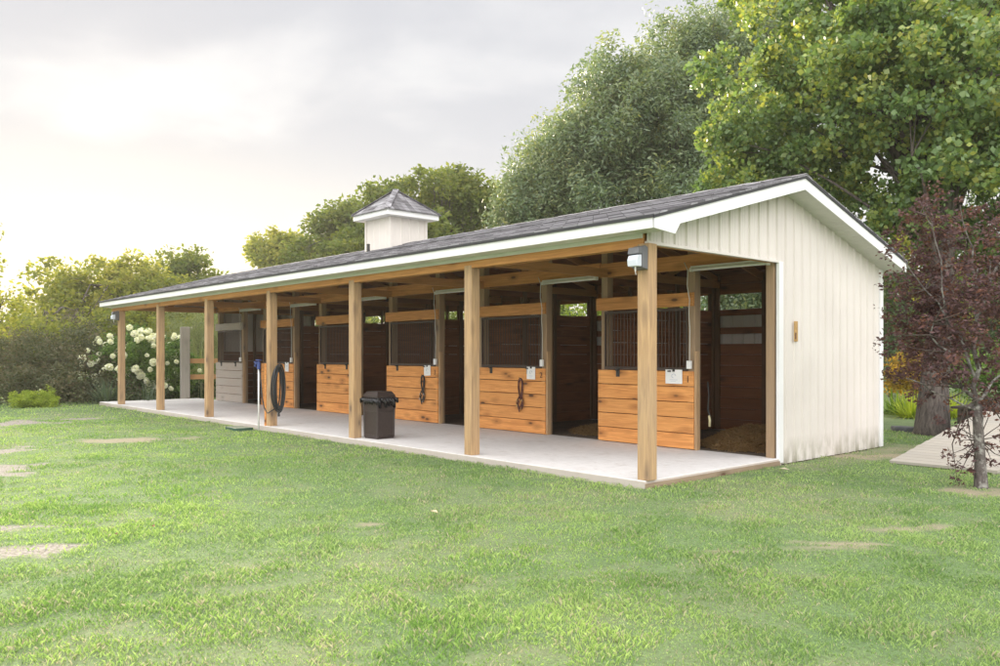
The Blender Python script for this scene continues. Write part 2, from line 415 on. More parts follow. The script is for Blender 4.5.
# ground sheet: fine in view, coarse out to the horizon
def axis_pts(c, fine, n, far):
    a = np.arange(-n, n + 1) * fine
    ext = []; s_ = fine; p = n * fine
    while p < far: s_ *= 1.35; p += s_; ext.append(p)
    ext = np.array(ext); return c + np.concatenate([-ext[::-1], a, ext])
gx = axis_pts(-5, .10, 150, 900); gy = axis_pts(-1, .10, 110, 900)
GX, GY = np.meshgrid(gx, gy, indexing='ij')
dry, bare, worn, tone, sun_tint = fields(GX, GY)
bump = (fbm(GX, GY, 1.5, 5.0) - .5) * .05 * (np.abs(GX + 5) < 40)
under = (GX < .1) & (GX > -20) & (GY > -.1) & (GY < 6.2)
GZv = np.where(under, GZ - .06, GZ + bump * sstep(np.hypot(np.maximum(0, np.maximum(GX - .1, -20 - GX)), np.maximum(0, np.maximum(-.1 - GY, GY - 6.2))), 0, .8))
V = np.stack([GX, GY, GZv], -1).reshape(-1, 3)
nx, ny = GX.shape; I = np.arange(nx * ny).reshape(nx, ny)
F_ = np.stack([I[:-1, :-1], I[1:, :-1], I[1:, 1:], I[:-1, 1:]], -1).reshape(-1, 4)
t = NT('lawn_soil')
def A(n): return t.n('ShaderNodeAttribute', attribute_name=n).outputs['Fac']
fine = t.noise(t.mapping((1, 1, 1)), 35, 5, .7); mid = t.noise(t.mapping((1, 1, 1)), 4, 5, .6)
g0 = t.mix(t.mr(mid, .3, .7), (.10, .18, .06), (.16, .24, .09))
g0 = t.mix(t.mr(fine, .35, .7, 0, .8), g0, (.045, .065, .02))
soil = t.mix(t.mr(fine, .3, .7), (.26, .20, .14), (.36, .30, .22))
c = t.mix(t.math('MULTIPLY', A('dry'), .3), g0, soil); c = t.mix(A('worn'), c, soil)
c = t.mix(A('bare'), c, t.mix(t.mr(fine, .38, .62), (.15, .13, .10), (.33, .30, .265)))
t.bump(fine, .6, .02)
M['ground'] = t.set(Base_Color=c, Roughness=.95)
g = fastmesh('ground', V, F_, M['ground'], attrs={'dry': dry.ravel(), 'bare': bare.ravel(), 'worn': worn.ravel()}, smooth=True)
struct(g)

# grass blades
def make_grass():
    cam_xy = np.array(CAM[:2]); fw = np.array([-math.sin(YAW), math.cos(YAW)]); rt = np.array([math.cos(YAW), math.sin(YAW)])
    P = []; S = []
    for F0, F1, dens, sz in ((3.3, 5.5, 6200, 1.0), (5.5, 8, 3900, 1.3), (8, 12, 1900, 1.7), (12, 19, 850, 2.4), (19, 34, 200, 3.6)):
        hw = .70
        area = (F1 ** 2 - F0 ** 2) * hw; n = int(area * dens)
        f = np.sqrt(rng.random(n) * (F1 ** 2 - F0 ** 2) + F0 ** 2); r = (rng.random(n) * 2 - 1) * hw * f
        p = cam_xy + f[:, None] * fw + r[:, None] * rt
        P.append(p); S.append(np.full(n, sz))
    p = np.concatenate(P); s = np.concatenate(S); x, y = p[:, 0], p[:, 1]
    keep = ~((x < .085) & (x > -20.03) & (y > -.115) & (y < 6.25))
    keep &= ~((y > 7.2) & (x < -1))
    p = p[keep]; s = s[keep]; x, y = p.T
    dry, bare, worn, tone, sun_tint = fields(x, y)
    tuft = fbm(x, y, .22, 31.0, 3)
    prob = (1 - bare * .93) * (1 - worn * .72) * (1 - dry * .22) * (.85 + .4 * sstep(tuft, .3, .6))
    k = rng.random(len(x)) < prob
    p, s, dry, worn, tone, sun_tint, tuft = p[k], s[k], dry[k], worn[k], tone[k], sun_tint[k], tuft[k]; x, y = p.T; n = len(x)
    h = (.017 + .021 * rng.random(n)) * (.75 + .5 * sstep(tuft, .3, .7) + .3 * sstep(fbm(x, y, .5, 63.0, 3), .5, .68)) * (1 - .45 * worn) * (.8 + .25 * s ** .5)
    wd = (.0026 + .0022 * rng.random(n)) * s
    th = rng.random(n) * 2 * np.pi; lean = rng.random(n) * .8
    d = np.stack([np.cos(th), np.sin(th)], -1); side = np.stack([-np.sin(th), np.cos(th)], -1)
    tw = rng.random(n) * 6.28; side = np.stack([np.cos(tw), np.sin(tw)], -1)
    z0 = np.full(n, GZ - .012) + (fbm(x, y, 1.5, 5.0) - .5) * .05
    b = np.stack([x, y, z0], -1)
    V = np.zeros((n, 4, 3))
    V[:, 0] = b; V[:, 0, :2] -= side * wd[:, None] / 2
    V[:, 1] = b; V[:, 1, :2] += side * wd[:, None] / 2
    mid = b.copy(); mid[:, :2] += d * (h * lean * .35)[:, None]; mid[:, 2] += h * .62
    V[:, 2] = mid; V[:, 2, :2] += side * wd[:, None] * .42
    V[:, 3] = b; V[:, 3, :2] += d * (h * lean)[:, None]; V[:, 3, 2] += h
    V[:, 3, 2] -= (h * lean * .22)
    F_ = np.arange(n * 4).reshape(n, 4)
    straw = (rng.random(n) < (.05 + .35 * dry + .6 * worn)).astype(float)
    rnd = rng.random(n)
    at = {'straw': np.repeat(straw, 4), 'tone': np.repeat(np.clip(tone * .55 + rnd * .75 - .15, 0, 1), 4), 'sun_tint': np.repeat(sun_tint, 4), 'tip': np.tile([0, 0, .6, 1.0], n)}
    t = NT('grass_blades')
    def A(nm): return t.n('ShaderNodeAttribute', attribute_name=nm).outputs['Fac']
    c1 = t.mix(t.mr(A('tone'), .12, .85), (.15, .265, .07), (.42, .56, .19))
    c2 = t.mix(t.mr(A('tone'), .12, .85), (.18, .34, .06), (.50, .66, .17))
    c = t.mix(A('sun_tint'), c1, c2)
    c = t.mix(t.math('MULTIPLY', A('straw'), .9), c, (.50, .45, .30))
    m = t.set(Base_Color=c, Roughness=.5, Specular_IOR_Level=.35)
    tr = t.n('ShaderNodeBsdfTranslucent'); t.l(c, tr.inputs[0]); mx = t.n('ShaderNodeMixShader'); mx.inputs[0].default_value = .35
    t.l(t.b.outputs[0], mx.inputs[1]); t.l(tr.outputs[0], mx.inputs[2]); t.l(mx.outputs[0], t.o.inputs[0])
    o = fastmesh('grass', V.reshape(-1, 3), F_, m, attrs=at)
    struct(o, 'stuff'); o['label'] = 'short mown green lawn grass with dry straw coloured patches'; o['category'] = 'grass'
make_grass()

# ------------------------------------------------------------------ slab and floors
Bay = 3.05; LX = -6 * Bay; DW = 2.80; DB = 6.02
mb = MB(); mb.prism([(-20.0, -.105), (.05, -.105), (.05, DW + .05), (-20.0, DW + .05)], -.22, 0, 2)
s = mb.build('concrete_slab', M['concrete'], bev=.012); struct(s)
mb = MB(); mb.box(LX, 0, DW + .055, DB, -.25, -.02)
struct(mb.build('stall_floor', M['dirt']))

# ------------------------------------------------------------------ the stable
stb = thing('stable', 'long open fronted timber horse stable with cream metal siding and grey shingled roof', 'stable')
RY = 2.90; EZ = 2.90; RZ = 3.78; OX = .363; OY = .337; OL = .80
SL = (RZ - EZ) / (RY + OY); YB = 6.16; ZBk = RZ - SL * (YB - RY)
def roofz(y): return RZ - SL * abs(y - RY)
X0, X1 = LX - OL, OX
# roof deck (parts of the roof hang below it)
mb = MB()
prof = [(-OY, roofz(-OY) - .03), (RY, RZ - .03), (YB, roofz(YB) - .03), (YB, roofz(YB) - .055), (RY, RZ - .055), (-OY, roofz(-OY) - .055)]
mb.prism(prof, X0 + .01, X1 - .01, 0)
roof = mb.build('roof', M['dark_x'], stb)
# shingle courses
mb = MB(); ln = math.hypot(RY + OY + .03, SL * (RY + OY + .03)); nrow = 24
for side in (0, 1):
    yE = -OY - .03 if side == 0 else YB + .03
    for i in range(nrow):
        a0 = i / nrow; a1 = (i + 1) / nrow
        ya = yE + (RY - yE) * a0; yb = yE + (RY - yE) * a1
        za, zb = roofz(ya), roofz(yb)
        jit = random.uniform(-.002, .002)
        mb.add([(X0 - .02, ya, za + .012 + jit), (X1 + .02, ya, za + .012 + jit), (X1 + .02, yb, zb + .002), (X0 - .02, yb, zb + .002),
                (X0 - .02, ya, za - .012), (X1 + .02, ya, za - .012), (X1 + .02, yb, zb - .012), (X0 - .02, yb, zb - .012)],
               [(0, 1, 2, 3), (0, 4, 5, 1), (1, 5, 6, 2), (0, 3, 7, 4), (4, 7, 6, 5)])
mb.build('shingles', M['shingle'], roof)
mb = MB()
n_ = int((X1 - X0) / .28)
for i in range(n_):
    xa = X0 + (X1 - X0) * i / n_; xb = X0 + (X1 - X0) * (i + 1.15) / n_; h = .004 * (i % 2)
    xb = min(xb, X1 + .02)
    mb.prism([(RY - .15, roofz(RY - .15) + .016 + h), (RY, RZ + .022 + h), (RY + .15, roofz(RY - .15) + .016 + h), (RY + .15, roofz(RY - .15) + .01), (RY, RZ + .012), (RY - .15, roofz(RY - .15) + .01)], xa, xb, 0)
mb.build('ridge_cap', M['shingle'], roof)
mb = MB(); ze = roofz(-OY)
mb.box(X0 - .012, X1 + .012, -OY - .034, -OY - .018, ze - .045, ze - .012)
for x in (X0 - .016, X1 + .004):
    for (ya, yb) in ((-OY - .034, RY), (RY, YB + .034)):
        mb.prism([(ya, roofz(ya) - .014), (yb, roofz(yb) - .014), (yb, roofz(yb) - .045), (ya, roofz(ya) - .045)], x, x + .012, 0)
mb.build('drip_edge', M['edge'], roof)
# fascia boards
mb = MB(); mb.box(X0, X1, -OY - .016, -OY, 2.745, ze - .02)
mb.build('fascia', M['white'], roof, bev=.003)
mb = MB(); mb.box(X0, X1, YB, YB + .016, roofz(YB) - .18, roofz(YB) - .02); mb.build('fascia', M['white'], roof, bev=.003)
def rake(xa, xb):
    mb = MB(); d = .165
    mb.prism([(-OY - .016, ze - .02), (RY, RZ - .02), (RY, RZ - .02 - d - .01), (-OY + .45, roofz(-OY + .45) - .02 - d), (.02, 2.715), (-OY - .016, 2.745)], xa, xb, 0)
    mb.prism([(RY + .0005, RZ - .02), (YB + .016, roofz(YB) - .02), (YB + .016, roofz(YB) - .02 - d), (RY + .0005, RZ - .03 - d)], xa, xb, 0)
    return mb.build('fascia', M['white'], roof, bev=.003)
rake(X1 - .016, X1 + .002); rake(X0 - .002, X0 + .016)
# soffits: front eave boxed, rakes sloped with grooves
mb = MB(); n_ = 64
for i in range(n_):
    a = X0 + .02 + (X1 - .04 - X0) * i / n_; b = X0 + .02 + (X1 - .04 - X0) * (i + 1) / n_ - .006
    mb.box(a, b, -OY + .001, -.075, 2.748, 2.758)
mb.build('soffit', M['soffit'], roof)
mb = MB(); mb.box(LX - .62, -.002, -.092, -.0745, 2.70, 2.7475); mb.build('frieze', M['soffit'], roof)
def rake_soffit(xa, xb):
    mb = MB(); y = -.05
    while y < YB - .02:
        yb = min(y + .095, YB - .005)
        if y < RY < yb: yb = RY
        mb.prism([(y, roofz(y) - .165), (yb - .005, roofz(yb - .005) - .165), (yb - .005, roofz(yb - .005) - .172), (y, roofz(y) - .172)], xa, xb, 0)
        y = yb + .0005
    return mb.build('soffit', M['soffit'], roof)
rake_soffit(.025, X1 - .018); rake_soffit(X0 + .018, LX - .025)

# ribbed siding
def ribs(u0, u1):
    """profile of (u, offset) along a sheet: a tall rib every 0.229 m and two faint ones between"""
    pts = []; u = u0
    P = [(0, 0), (.030, 0), (.040, .025), (.060, .025), (.070, 0), (.115, 0), (.120, .004), (.130, .004), (.135, 0), (.170, 0), (.175, .004), (.185, .004), (.190, 0)]
    while u < u1:
        for a, o in P:
            if u + a < u1: pts.append((u + a, o))
        u += .229
    pts.append((u1, 0)); return pts
def sheet(us, zlo, zhi, mapf):
    mb = MB(); cols_ = [(mapf(u, o, zlo(u)), mapf(u, o, zhi(u))) for u, o in us]
    cols2 = [(mapf(u, o - .003, zlo(u)), mapf(u, o - .003, zhi(u))) for u, o in us]
    n = len(us)
    vs = [c[0] for c in cols_] + [c[1] for c in cols_] + [c[0] for c in cols2] + [c[1] for c in cols2]
    fs = []
    for i in range(n - 1):
        fs.append((i, i + 1, n + i + 1, n + i)); fs.append((2 * n + i, 3 * n + i, 3 * n + i + 1, 2 * n + i + 1))
        fs.append((i, 2 * n + i, 2 * n + i + 1, i + 1)); fs.append((n + i, n + i + 1, 3 * n + i + 1, 3 * n + i))
    fs.append((0, n, 3 * n, 2 * n)); fs.append((n - 1, 3 * n - 1, 4 * n - 1, 2 * n - 1))
    mb.add(vs, fs); return mb
SBOT = 2.655
for xw, sg in ((0.03, 1), (LX - .03, -1)):
    us = ribs(-.04, DB); us = sorted(us + [(RY, float(np.interp(RY, [p[0] for p in us], [p[1] for p in us])))])
    mf = lambda u, o, z: (xw + sg * o, u, z)
    up = us
    lo = [(DW + .03, 0)] + [p for p in us if p[0] > DW + .031]
    top = lambda u: roofz(u) - .16
    sheet(up, lambda u: SBOT, top, mf).build('gable_siding', M['siding'], stb)
    sheet(lo, lambda u: -.085, lambda u: SBOT, mf).build('side_wall', M['siding'], stb)
    # trims
    m2 = MB(); a, b = sorted((xw - sg * .02, xw + sg * .028))
    m2.box(a, b, DW - .02, DW + .09, -.06, SBOT + .0); m2.build('corner_trim', M['white'], stb, bev=.004)
    m2 = MB(); m2.box(a, b, DB - .08, DB + .03, -.08, roofz(DB) - .17); m2.build('corner_trim', M['white'], stb, bev=.004)
    m2 = MB(); a, b = sorted((xw - sg * .03, xw + sg * .024)); m2.box(a, b, -.045, DW - .021, SBOT - .02, SBOT + .012); m2.build('sill_trim', M['siding'], stb)
# foundation board under right end
mb = MB(); mb.box(.052, .075, -.105, DW - .03, -.20, -.03); mb.build('skirt_board', wood('skirt_board', 1, (.36, .27, .18), (.25, .18, .12)), stb)
# back wall of metal with window slots
us = ribs(LX, 0); sgm = lambda u, o, z: (u, DB + o, z)
SLOT0, SLOT1 = 2.24, 2.52
sheet(us, lambda u: -.08, lambda u: SLOT0, sgm).build('back_wall', M['siding'], stb)
sheet(us, lambda u: SLOT1, lambda u: roofz(DB) - .06, sgm).build('back_wall', M['siding'], stb)

# front beam (doubled), inner girder
mb = MB(); mb.box(LX - .6, -.0, -.072, -.034, 2.60, 2.79); mb.box(LX - .6, 0, .034, .072, 2.60, 2.79)
mb.build('front_beam', M['beam_x'], stb, bev=.004)
for i in range(6):
    a = -i * Bay - .01; b = -(i + 1) * Bay + .01; dz = random.uniform(-.015, .015)
    mb = MB(); mb.box(b, a, DW - .085, DW - .045, 2.66 + dz, 2.88 + dz); mb.build('girder', M['beam_x'], stb, bev=.004)
# porch posts
for i in range(7):
    mb = MB(); x = -i * Bay; q = .078
    mb.box(x - q, x + q, -.033 - q + .033, q, -.0, 2.64)
    M_ = M['post']
    mb.build('porch_post', M_, stb, bev=.008)
# inner posts
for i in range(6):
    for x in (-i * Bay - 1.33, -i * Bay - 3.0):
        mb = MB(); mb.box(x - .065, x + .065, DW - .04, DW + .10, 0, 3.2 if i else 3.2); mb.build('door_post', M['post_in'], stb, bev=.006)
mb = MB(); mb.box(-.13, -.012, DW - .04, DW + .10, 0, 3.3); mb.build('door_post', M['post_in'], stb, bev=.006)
# stall fronts
for i in range(6):
    xr = -i * Bay - 1.27; xl = -i * Bay - 3.10
    grey = i == 5
    root = MB(); z = .012
    for k in range(5):
        h = .228; dd = random.uniform(0, .004)
        root.box(xl, xr, DW - .082 + dd, DW - .045, z, z + h - .008); z += h + .002
    fr = root.build('stall_front', M['panel_grey'] if grey else M['panel'], stb, bev=.004)
    if grey: fr['label'] = 'weathered grey boarded stall front at the far end'
    zt = z
    g_ = MB(); a, b = xl + .13, xr - .13 + .02; z0, z1 = zt + .0, 2.09
    g_.box(a, b, DW - .075, DW - .045, z0, z0 + .045); g_.box(a, b, DW - .075, DW - .045, z1 - .04, z1)
    g_.box(a, a + .025, DW - .075, DW - .045, z0 + .045, z1 - .04); g_.box(b - .025, b, DW - .075, DW - .045, z0 + .045, z1 - .04)
    nb = 24
    for k in range(1, nb): 
        x = a + (b - a) * k / nb; g_.tube([(x, DW - .06, z0 + .04), (x, DW - .06, z1 - .03)], .0065, 6, False)
    g_.build('window_grill', M['grill'], fr)
    for x in (xl + .42, xr - .42 if i != 0 else xr - .40):
        h_ = MB(); h_.box(x - .035, x + .035, DW - .093, DW - .0825, zt - .115, zt + .03); h_.box(x - .02, x + .02, DW - .135, DW - .0935, zt - .02, zt)
        h_.build('hook', M['black'], fr, bev=.003)
    # header board over the grill
    hb = MB(); dz = random.uniform(-.012, .012); hb.box(xl - .04, xr + .0, DW - .084, DW - .043, 2.115 + dz, 2.315 + dz)
    hb.build('header_board', M['panel_grey'] if grey else M['beam_x'], stb, bev=.004)
    # jamb board beside the door opening
    jb = MB(); jb.box(xr + .002, xr + .045, DW - .06, DW + .02, 0, 1.45); jb.build('door_jamb', M['post'], stb, bev=.004)
    # upper inner boarding above the header (recessed back frame boards)
    ub = MB(); zz = 2.33
    for k in range(2):
        ub.box(xl + .14, xr - .14, DW + .06, DW + .085, 2.36 + k * .0 + (0 if k == 0 else .30), 2.44 + (0 if k == 0 else .28)) if k == 1 else None
    if ub.n: ub.build('girt', M['dark_x'], stb)
# numbers painted on the boards
def text(ch, size, mat, parent, loc, rot, depth=.0015):
    cu = bpy.data.curves.new('t', 'FONT'); cu.body = ch; cu.size = size; cu.extrude = depth; cu.align_x = 'CENTER'
    o = bpy.data.objects.new('t', cu); col.objects.link(o)
    bpy.context.view_layer.update()
    me = bpy.data.meshes.new_from_object(o.evaluated_get(bpy.context.evaluated_depsgraph_get()))
    bpy.data.objects.remove(o)
    n = bpy.data.objects.new('painted_number', me); me.materials.clear(); me.materials.append(mat); col.objects.link(n)
    n.parent = parent; n.location = loc; n.rotation_euler = rot; return n
fronts = [o for o in stb.children if o.name.startswith('stall_front')]
fronts.sort(key=lambda o: -o.data.vertices[0].co.x)
for i in range(3): text(str(i + 1), .14, M['ink'], fronts[i], (-i * Bay - 1.36, DW - .086, .99), (R(90), 0, 0))

# partitions and back inner boarding
def boards_y(x, y0, y1, z0, z1, hb, mat, name, par=stb):
    mb = MB(); z = z0
    while z < z1 - .01:
        zt = min(z + hb, z1); d = random.uniform(-.002, .002); mb.box(x - .02 + d, x + .02 + d, y0, y1, z, zt - .006); z = zt
    return mb.build(name, mat, par)
for i in range(0, 7):
    x = -i * Bay + (-.03 if i == 0 else (.03 if i == 6 else 0))
    if 0 < i < 6:
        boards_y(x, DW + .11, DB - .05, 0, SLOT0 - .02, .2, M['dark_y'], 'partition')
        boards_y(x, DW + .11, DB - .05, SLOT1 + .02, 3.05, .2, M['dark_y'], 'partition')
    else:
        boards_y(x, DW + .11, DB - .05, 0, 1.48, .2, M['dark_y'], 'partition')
    mb = MB()
    for y in (3.9, 4.75, DB - .12):
        if i < 6 and i: mb.box(x + .022, x + .06, y - .045, y + .045, 0, 3.1)
        elif i: mb.box(x + .022, x + .06, y - .045, y + .045, 0, 3.1); continue
        mb.box(x - .06, x - .022, y - .045, y + .045, 0, 3.1)
    mb.build('stud', M['stud'], stb)
for i in range(6):
    a, b = -(i + 1) * Bay + .065, -i * Bay - .065
    mb = MB(); z = 0
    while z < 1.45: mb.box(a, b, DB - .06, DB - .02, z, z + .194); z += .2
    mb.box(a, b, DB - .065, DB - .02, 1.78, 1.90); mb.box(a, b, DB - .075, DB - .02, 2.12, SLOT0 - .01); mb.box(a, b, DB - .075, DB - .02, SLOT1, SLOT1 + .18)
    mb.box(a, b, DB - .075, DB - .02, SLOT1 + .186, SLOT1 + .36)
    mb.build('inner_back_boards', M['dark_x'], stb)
    mb = MB()
    for f in (.0, .33, .67): x = a + (b - a) * f; mb.box(x, x + .09, DB - .11, DB - .078, 0, 2.95)
    mb.build('stud', M['stud'], stb)
# trusses
def truss(x, chord=True):
    mb = MB(); w_ = .019
    def pr(y0, y1, drop0, drop1): mb.prism([(y0, roofz(y0) - drop0), (y1, roofz(y1) - drop0), (y1, roofz(y1) - drop1), (y0, roofz(y0) - drop1)], x - w_, x + w_, 0)
    pr(-.06, RY, .10, .235); pr(RY + .001, DB - .1, .10, .235)
    if chord:
        mb.box(x - w_ + .04, x + w_ + .04, -.03, DB - .1, 2.64, 2.775)
        for (ya, yb) in ((1.2, .5), (1.2, 2.2), (4.2, 3.4), (4.2, 5.0)):
            mb.beam((x, ya, 2.70), (x, yb, roofz(yb) - .18), .035, .09)
    return mb.build('truss', M['beam_y'], stb)
for i in range(7): truss(-i * Bay + (.10 if i < 6 else .10) - (.2 if i == 0 else 0))
for i in range(6):
    for q in (.33, .66): truss(-i * Bay - Bay * q, chord=False)
mb = MB()
for y in (.35, .95, 1.55, 2.15, 2.7, 3.1, 3.7, 4.3, 4.9, 5.5):
    z = roofz(y) - .098; mb.box(LX - .02, 0, y - .045, y + .045, z + .0, z + .036)
mb.build('purlin', M['beam_x'], stb)
# door at left end top board: outer beam of the porch end
for x in (LX + .02, -.03):
    mb = MB(); mb.box(x - .019, x + .019, .08, DW - .1, 2.63, 2.77); mb.build('end_beam', M['beam_y'], stb, bev=.003)

# cupola
CX, CY, S_ = -9.1, RY, .46
mb = MB()
for sx, sy in ((1, 0), (0, -1), (-1, 0), (0, 1)):
    us = ribs(-S_, S_)
    if sx: mf = lambda u, o, z: (CX + sx * (S_ + o * .5), CY + u, z)
    else: mf = lambda u, o, z: (CX + u, CY + sy * (S_ + o * .5), z)
    q = sheet(us, lambda u: 3.60, lambda u: 4.36, mf); mb.add(q.v, q.f)
for sx in (-1, 1):
    for sy in (-1, 1): mb.box(CX + sx * S_ - .03, CX + sx * S_ + .03, CY + sy * S_ - .03, CY + sy * S_ + .03, 3.60, 4.36)
cup = mb.build('cupola', M['siding'], stb)
mb = MB(); E = S_ + .21
mb.box(CX - E, CX + E, CY - E, CY + E, 4.32, 4.43); mb.build('fascia', M['white'], cup, bev=.004)
mb = MB(); n_ = 7; tz, bz = 5.0, 4.432
for i in range(n_):
    a0 = 1 - i / n_; a1 = 1 - (i + 1) / n_; e0 = (E + .035) * a0; e1 = (E + .035) * a1
    z0 = bz + (tz - bz) * i / n_ + .012; z1 = bz + (tz - bz) * (i + 1) / n_ + .002
    vs = [(CX - e0, CY - e0, z0), (CX + e0, CY - e0, z0), (CX + e0, CY + e0, z0), (CX - e0, CY + e0, z0),
          (CX - e1, CY - e1, z1), (CX + e1, CY - e1, z1), (CX + e1, CY + e1, z1), (CX - e1, CY + e1, z1)]
    vs += [(CX + (-1 if k in (0, 3) else 1) * e0, CY + (-1 if k < 2 else 1) * e0, z0 - .02) for k in range(4)]
    mb.add(vs, [(0, 1, 5, 4), (1, 2, 6, 5), (2, 3, 7, 6), (3, 0, 4, 7), (4, 5, 6, 7), (8, 9, 1, 0), (9, 10, 2, 1), (10, 11, 3, 2), (11, 8, 0, 3)])
for sx, sy in ((1, -1), (-1, -1), (1, 1), (-1, 1)):
    mb.beam((CX + sx * (E + .02), CY + sy * (E + .02), bz + .02), (CX, CY, tz + .015), .13, .012)
mb.build('cupola_roof', M['shingle'], cup)
mb = MB(); mb.tube([(-9.05, 2.15, roofz(2.15) - .02), (-9.05, 2.15, roofz(2.15) + .17)], .04, 12); mb.build('vent_pipe', M['vent'], stb, smooth=False)

# ------------------------------------------------------------------ things on the stable
# tube lights over the doors
t0 = thing('tube_light', '', 'light', (0, 0, 0), 0, 'white tube lights over the stall doors')
mb = MB(); mb.tube([(-.60, 0, 0), (.60, 0, 0)], .026, 10); mb.build('lamp_tube', M['tube'], t0, smooth=True)
mb = MB(); mb.box(-.62, .62, -.012, .03, .024, .05); mb.build('housing', M['tube'], t0)
for sgn in (-1, 1):
    mb = MB(); mb.box(sgn * .61 - .018, sgn * .61 + .018, -.03, .03, -.03, .024); mb.build('end_cap', M['tube'], t0)
tl = ['white tube light over the stall door nearest the gable end', 'white tube light over the doorway between the widest notice and the red halter',
      'white tube light over the doorway between the red halter and the black halter', 'white tube light over the doorway behind the brown bin',
      'white tube light over the doorway just right of the hose post', 'white tube light over the doorway nearest the weathered grey panel']
for i in range(6):
    loc = (-i * Bay - .66, DW - .125, 2.635)
    if i == 0: t0.location = loc; t0['label'] = tl[0]
    else: dup(t0, loc, 0, tl[i])
# outlets with cable
t0 = thing('outlet_box', '', 'outlet box', (0, 0, 0), 0, 'white outlet boxes at the stall fronts')
mb = MB(); mb.box(-.035, .035, -.045, 0, -.06, .06); bx = mb.build('box', M['white'], t0, bev=.006)
mb = MB(); mb.tube([(0, -.014, .06), (.004, -.012, .5), (-.012, -.014, .75), (.012, -.03, .95), (-.03, -.03, 1.15), (-.02, -.03, 1.38), (-.08, -.03, 1.50)], .006, 6); mb.build('cable', M['tube'], t0, smooth=True)
ol = ['white outlet box and cable just above the widest paper notice', 'white outlet box and cable right of the panel with the red halter', 'white outlet box and cable above the notice beside the black halter',
      'white outlet box just behind the porch post beside the brown bin', 'white outlet box above the hose loops', 'white outlet box on the weathered grey stall front']
for i in range(6):
    loc = (-i * Bay - 1.32, DW - .084, 1.25)
    if i == 0: t0.location = loc; t0['label'] = ol[0]
    else: dup(t0, loc, 0, ol[i])
# paper notices
def notice(i, w_, h_, lab, z=1.07, dx=0, rot=0):
    r = thing('paper_notice', lab, 'notice', (-i * Bay - 1.60 + dx, DW - .0975, z), 0, 'paper notices on the stall fronts')
    mb = MB(); mb.box(-w_ / 2, w_ / 2, 0, .003, -h_ / 2, h_ / 2); p = mb.build('sheet', M['paper'], r)
    mb = MB()
    for k in range(3):
        mb.tube([(w_ * .12 * math.cos(a), -.002, h_ * .05 + h_ * .14 * math.sin(a)) for a in np.linspace(k, k + 4.6, 14)], .003, 4) if k == 0 else mb.box(-w_ * (.3 - .05 * k), w_ * (.32 - .1 * k), -.002, -.0005, -h_ * (.13 + .1 * k), -h_ * (.11 + .1 * k))
    mb.build('print', M['inkblue'], r)
    mb = MB(); mb.box(-.02, .02, -.008, -.001, h_ / 2 - .03, h_ / 2 + .005); mb.build('clip', M['black'], r)
    r.rotation_euler = (0, R(rot), 0)
notice(0, .30, .21, 'wide white notice clipped to the panel nearest the gable', rot=0)
notice(1, .21, .22, 'square white notice above the red halter', dx=.0, rot=1)
notice(2, .22, .21, 'square white notice above the black halter', dx=.0, rot=-2)
notice(4, .20, .24, 'white notice partly behind the hose loops', dx=.02, rot=2)

# halters
def strap(mb, pts, wd=.022, th=.005):
    for a, b in zip(pts[:-1], pts[1:]): mb.beam(a, b, th, wd)
def halter(loc, mat, ring, lab, ln_=.60, seed=0):
    rr = random.Random(seed)
    r = thing('halter', lab, 'halter', loc)
    mb = MB()
    def loop(cx, cz, a, b, y, n=18, tilt=0, w_=.018, th=.010):
        pts = []
        for k in range(n + 1):
            q = 2 * math.pi * k / n; x = a * math.cos(q); z = b * math.sin(q)
            pts.append((cx + x * math.cos(tilt) - z * math.sin(tilt), y + .012 * math.sin(q * 2), cz + x * math.sin(tilt) + z * math.cos(tilt)))
        for p, q in zip(pts[:-1], pts[1:]): mb.beam(p, q, th, w_)
    loop(0, -.19, .058, .19, -.02, tilt=.03)
    loop(.012, -.2, .03, .18, -.035, tilt=-.05)
    mb.build('crown_strap', mat, r)
    mb = MB(); loop(0, -.45, .085, .10, -.03, tilt=.2); loop(.01, -.43, .05, .13, -.05, tilt=-.25)
    mb.build('noseband', mat, r)
    mb = MB(); mb.tube([(-.03, -.03, -.40), (-.045, -.04, -.47), (-.035, -.035, -.53), (-.01, -.04, -.60)], .010, 6)
    mb.tube([(.05, -.03, -.36), (.06, -.04, -.44), (.045, -.04, -.55)], .009, 6); mb.build('cheek_strap', mat, r)
    for (x, z) in ((-.055, -.39), (.06, -.39), (-.075, -.49), (.02, -.54)):
        mb = MB(); mb.tube([(x + .018 * math.cos(q), -.048, z + .018 * math.sin(q)) for q in np.linspace(0, 6.28, 13)], .0045, 6, False); mb.build('ring', ring, r, smooth=True)
    mb = MB(); mb.tube([(0, .0, 0), (0, -.05, .004), (0, -.055, .02)], .006, 6); mb.build('peg', M['black'], r)
halter((-1 * Bay - 1.86, DW - .084, .97), M['redleather'], M['brass'], 'dark red leather halter hanging on a pine stall front')
halter((-2 * Bay - 1.74, DW - .084, .97), M['blackleather'], M['steel'], 'black halter hanging on a pine stall front right of the bin', seed=2)

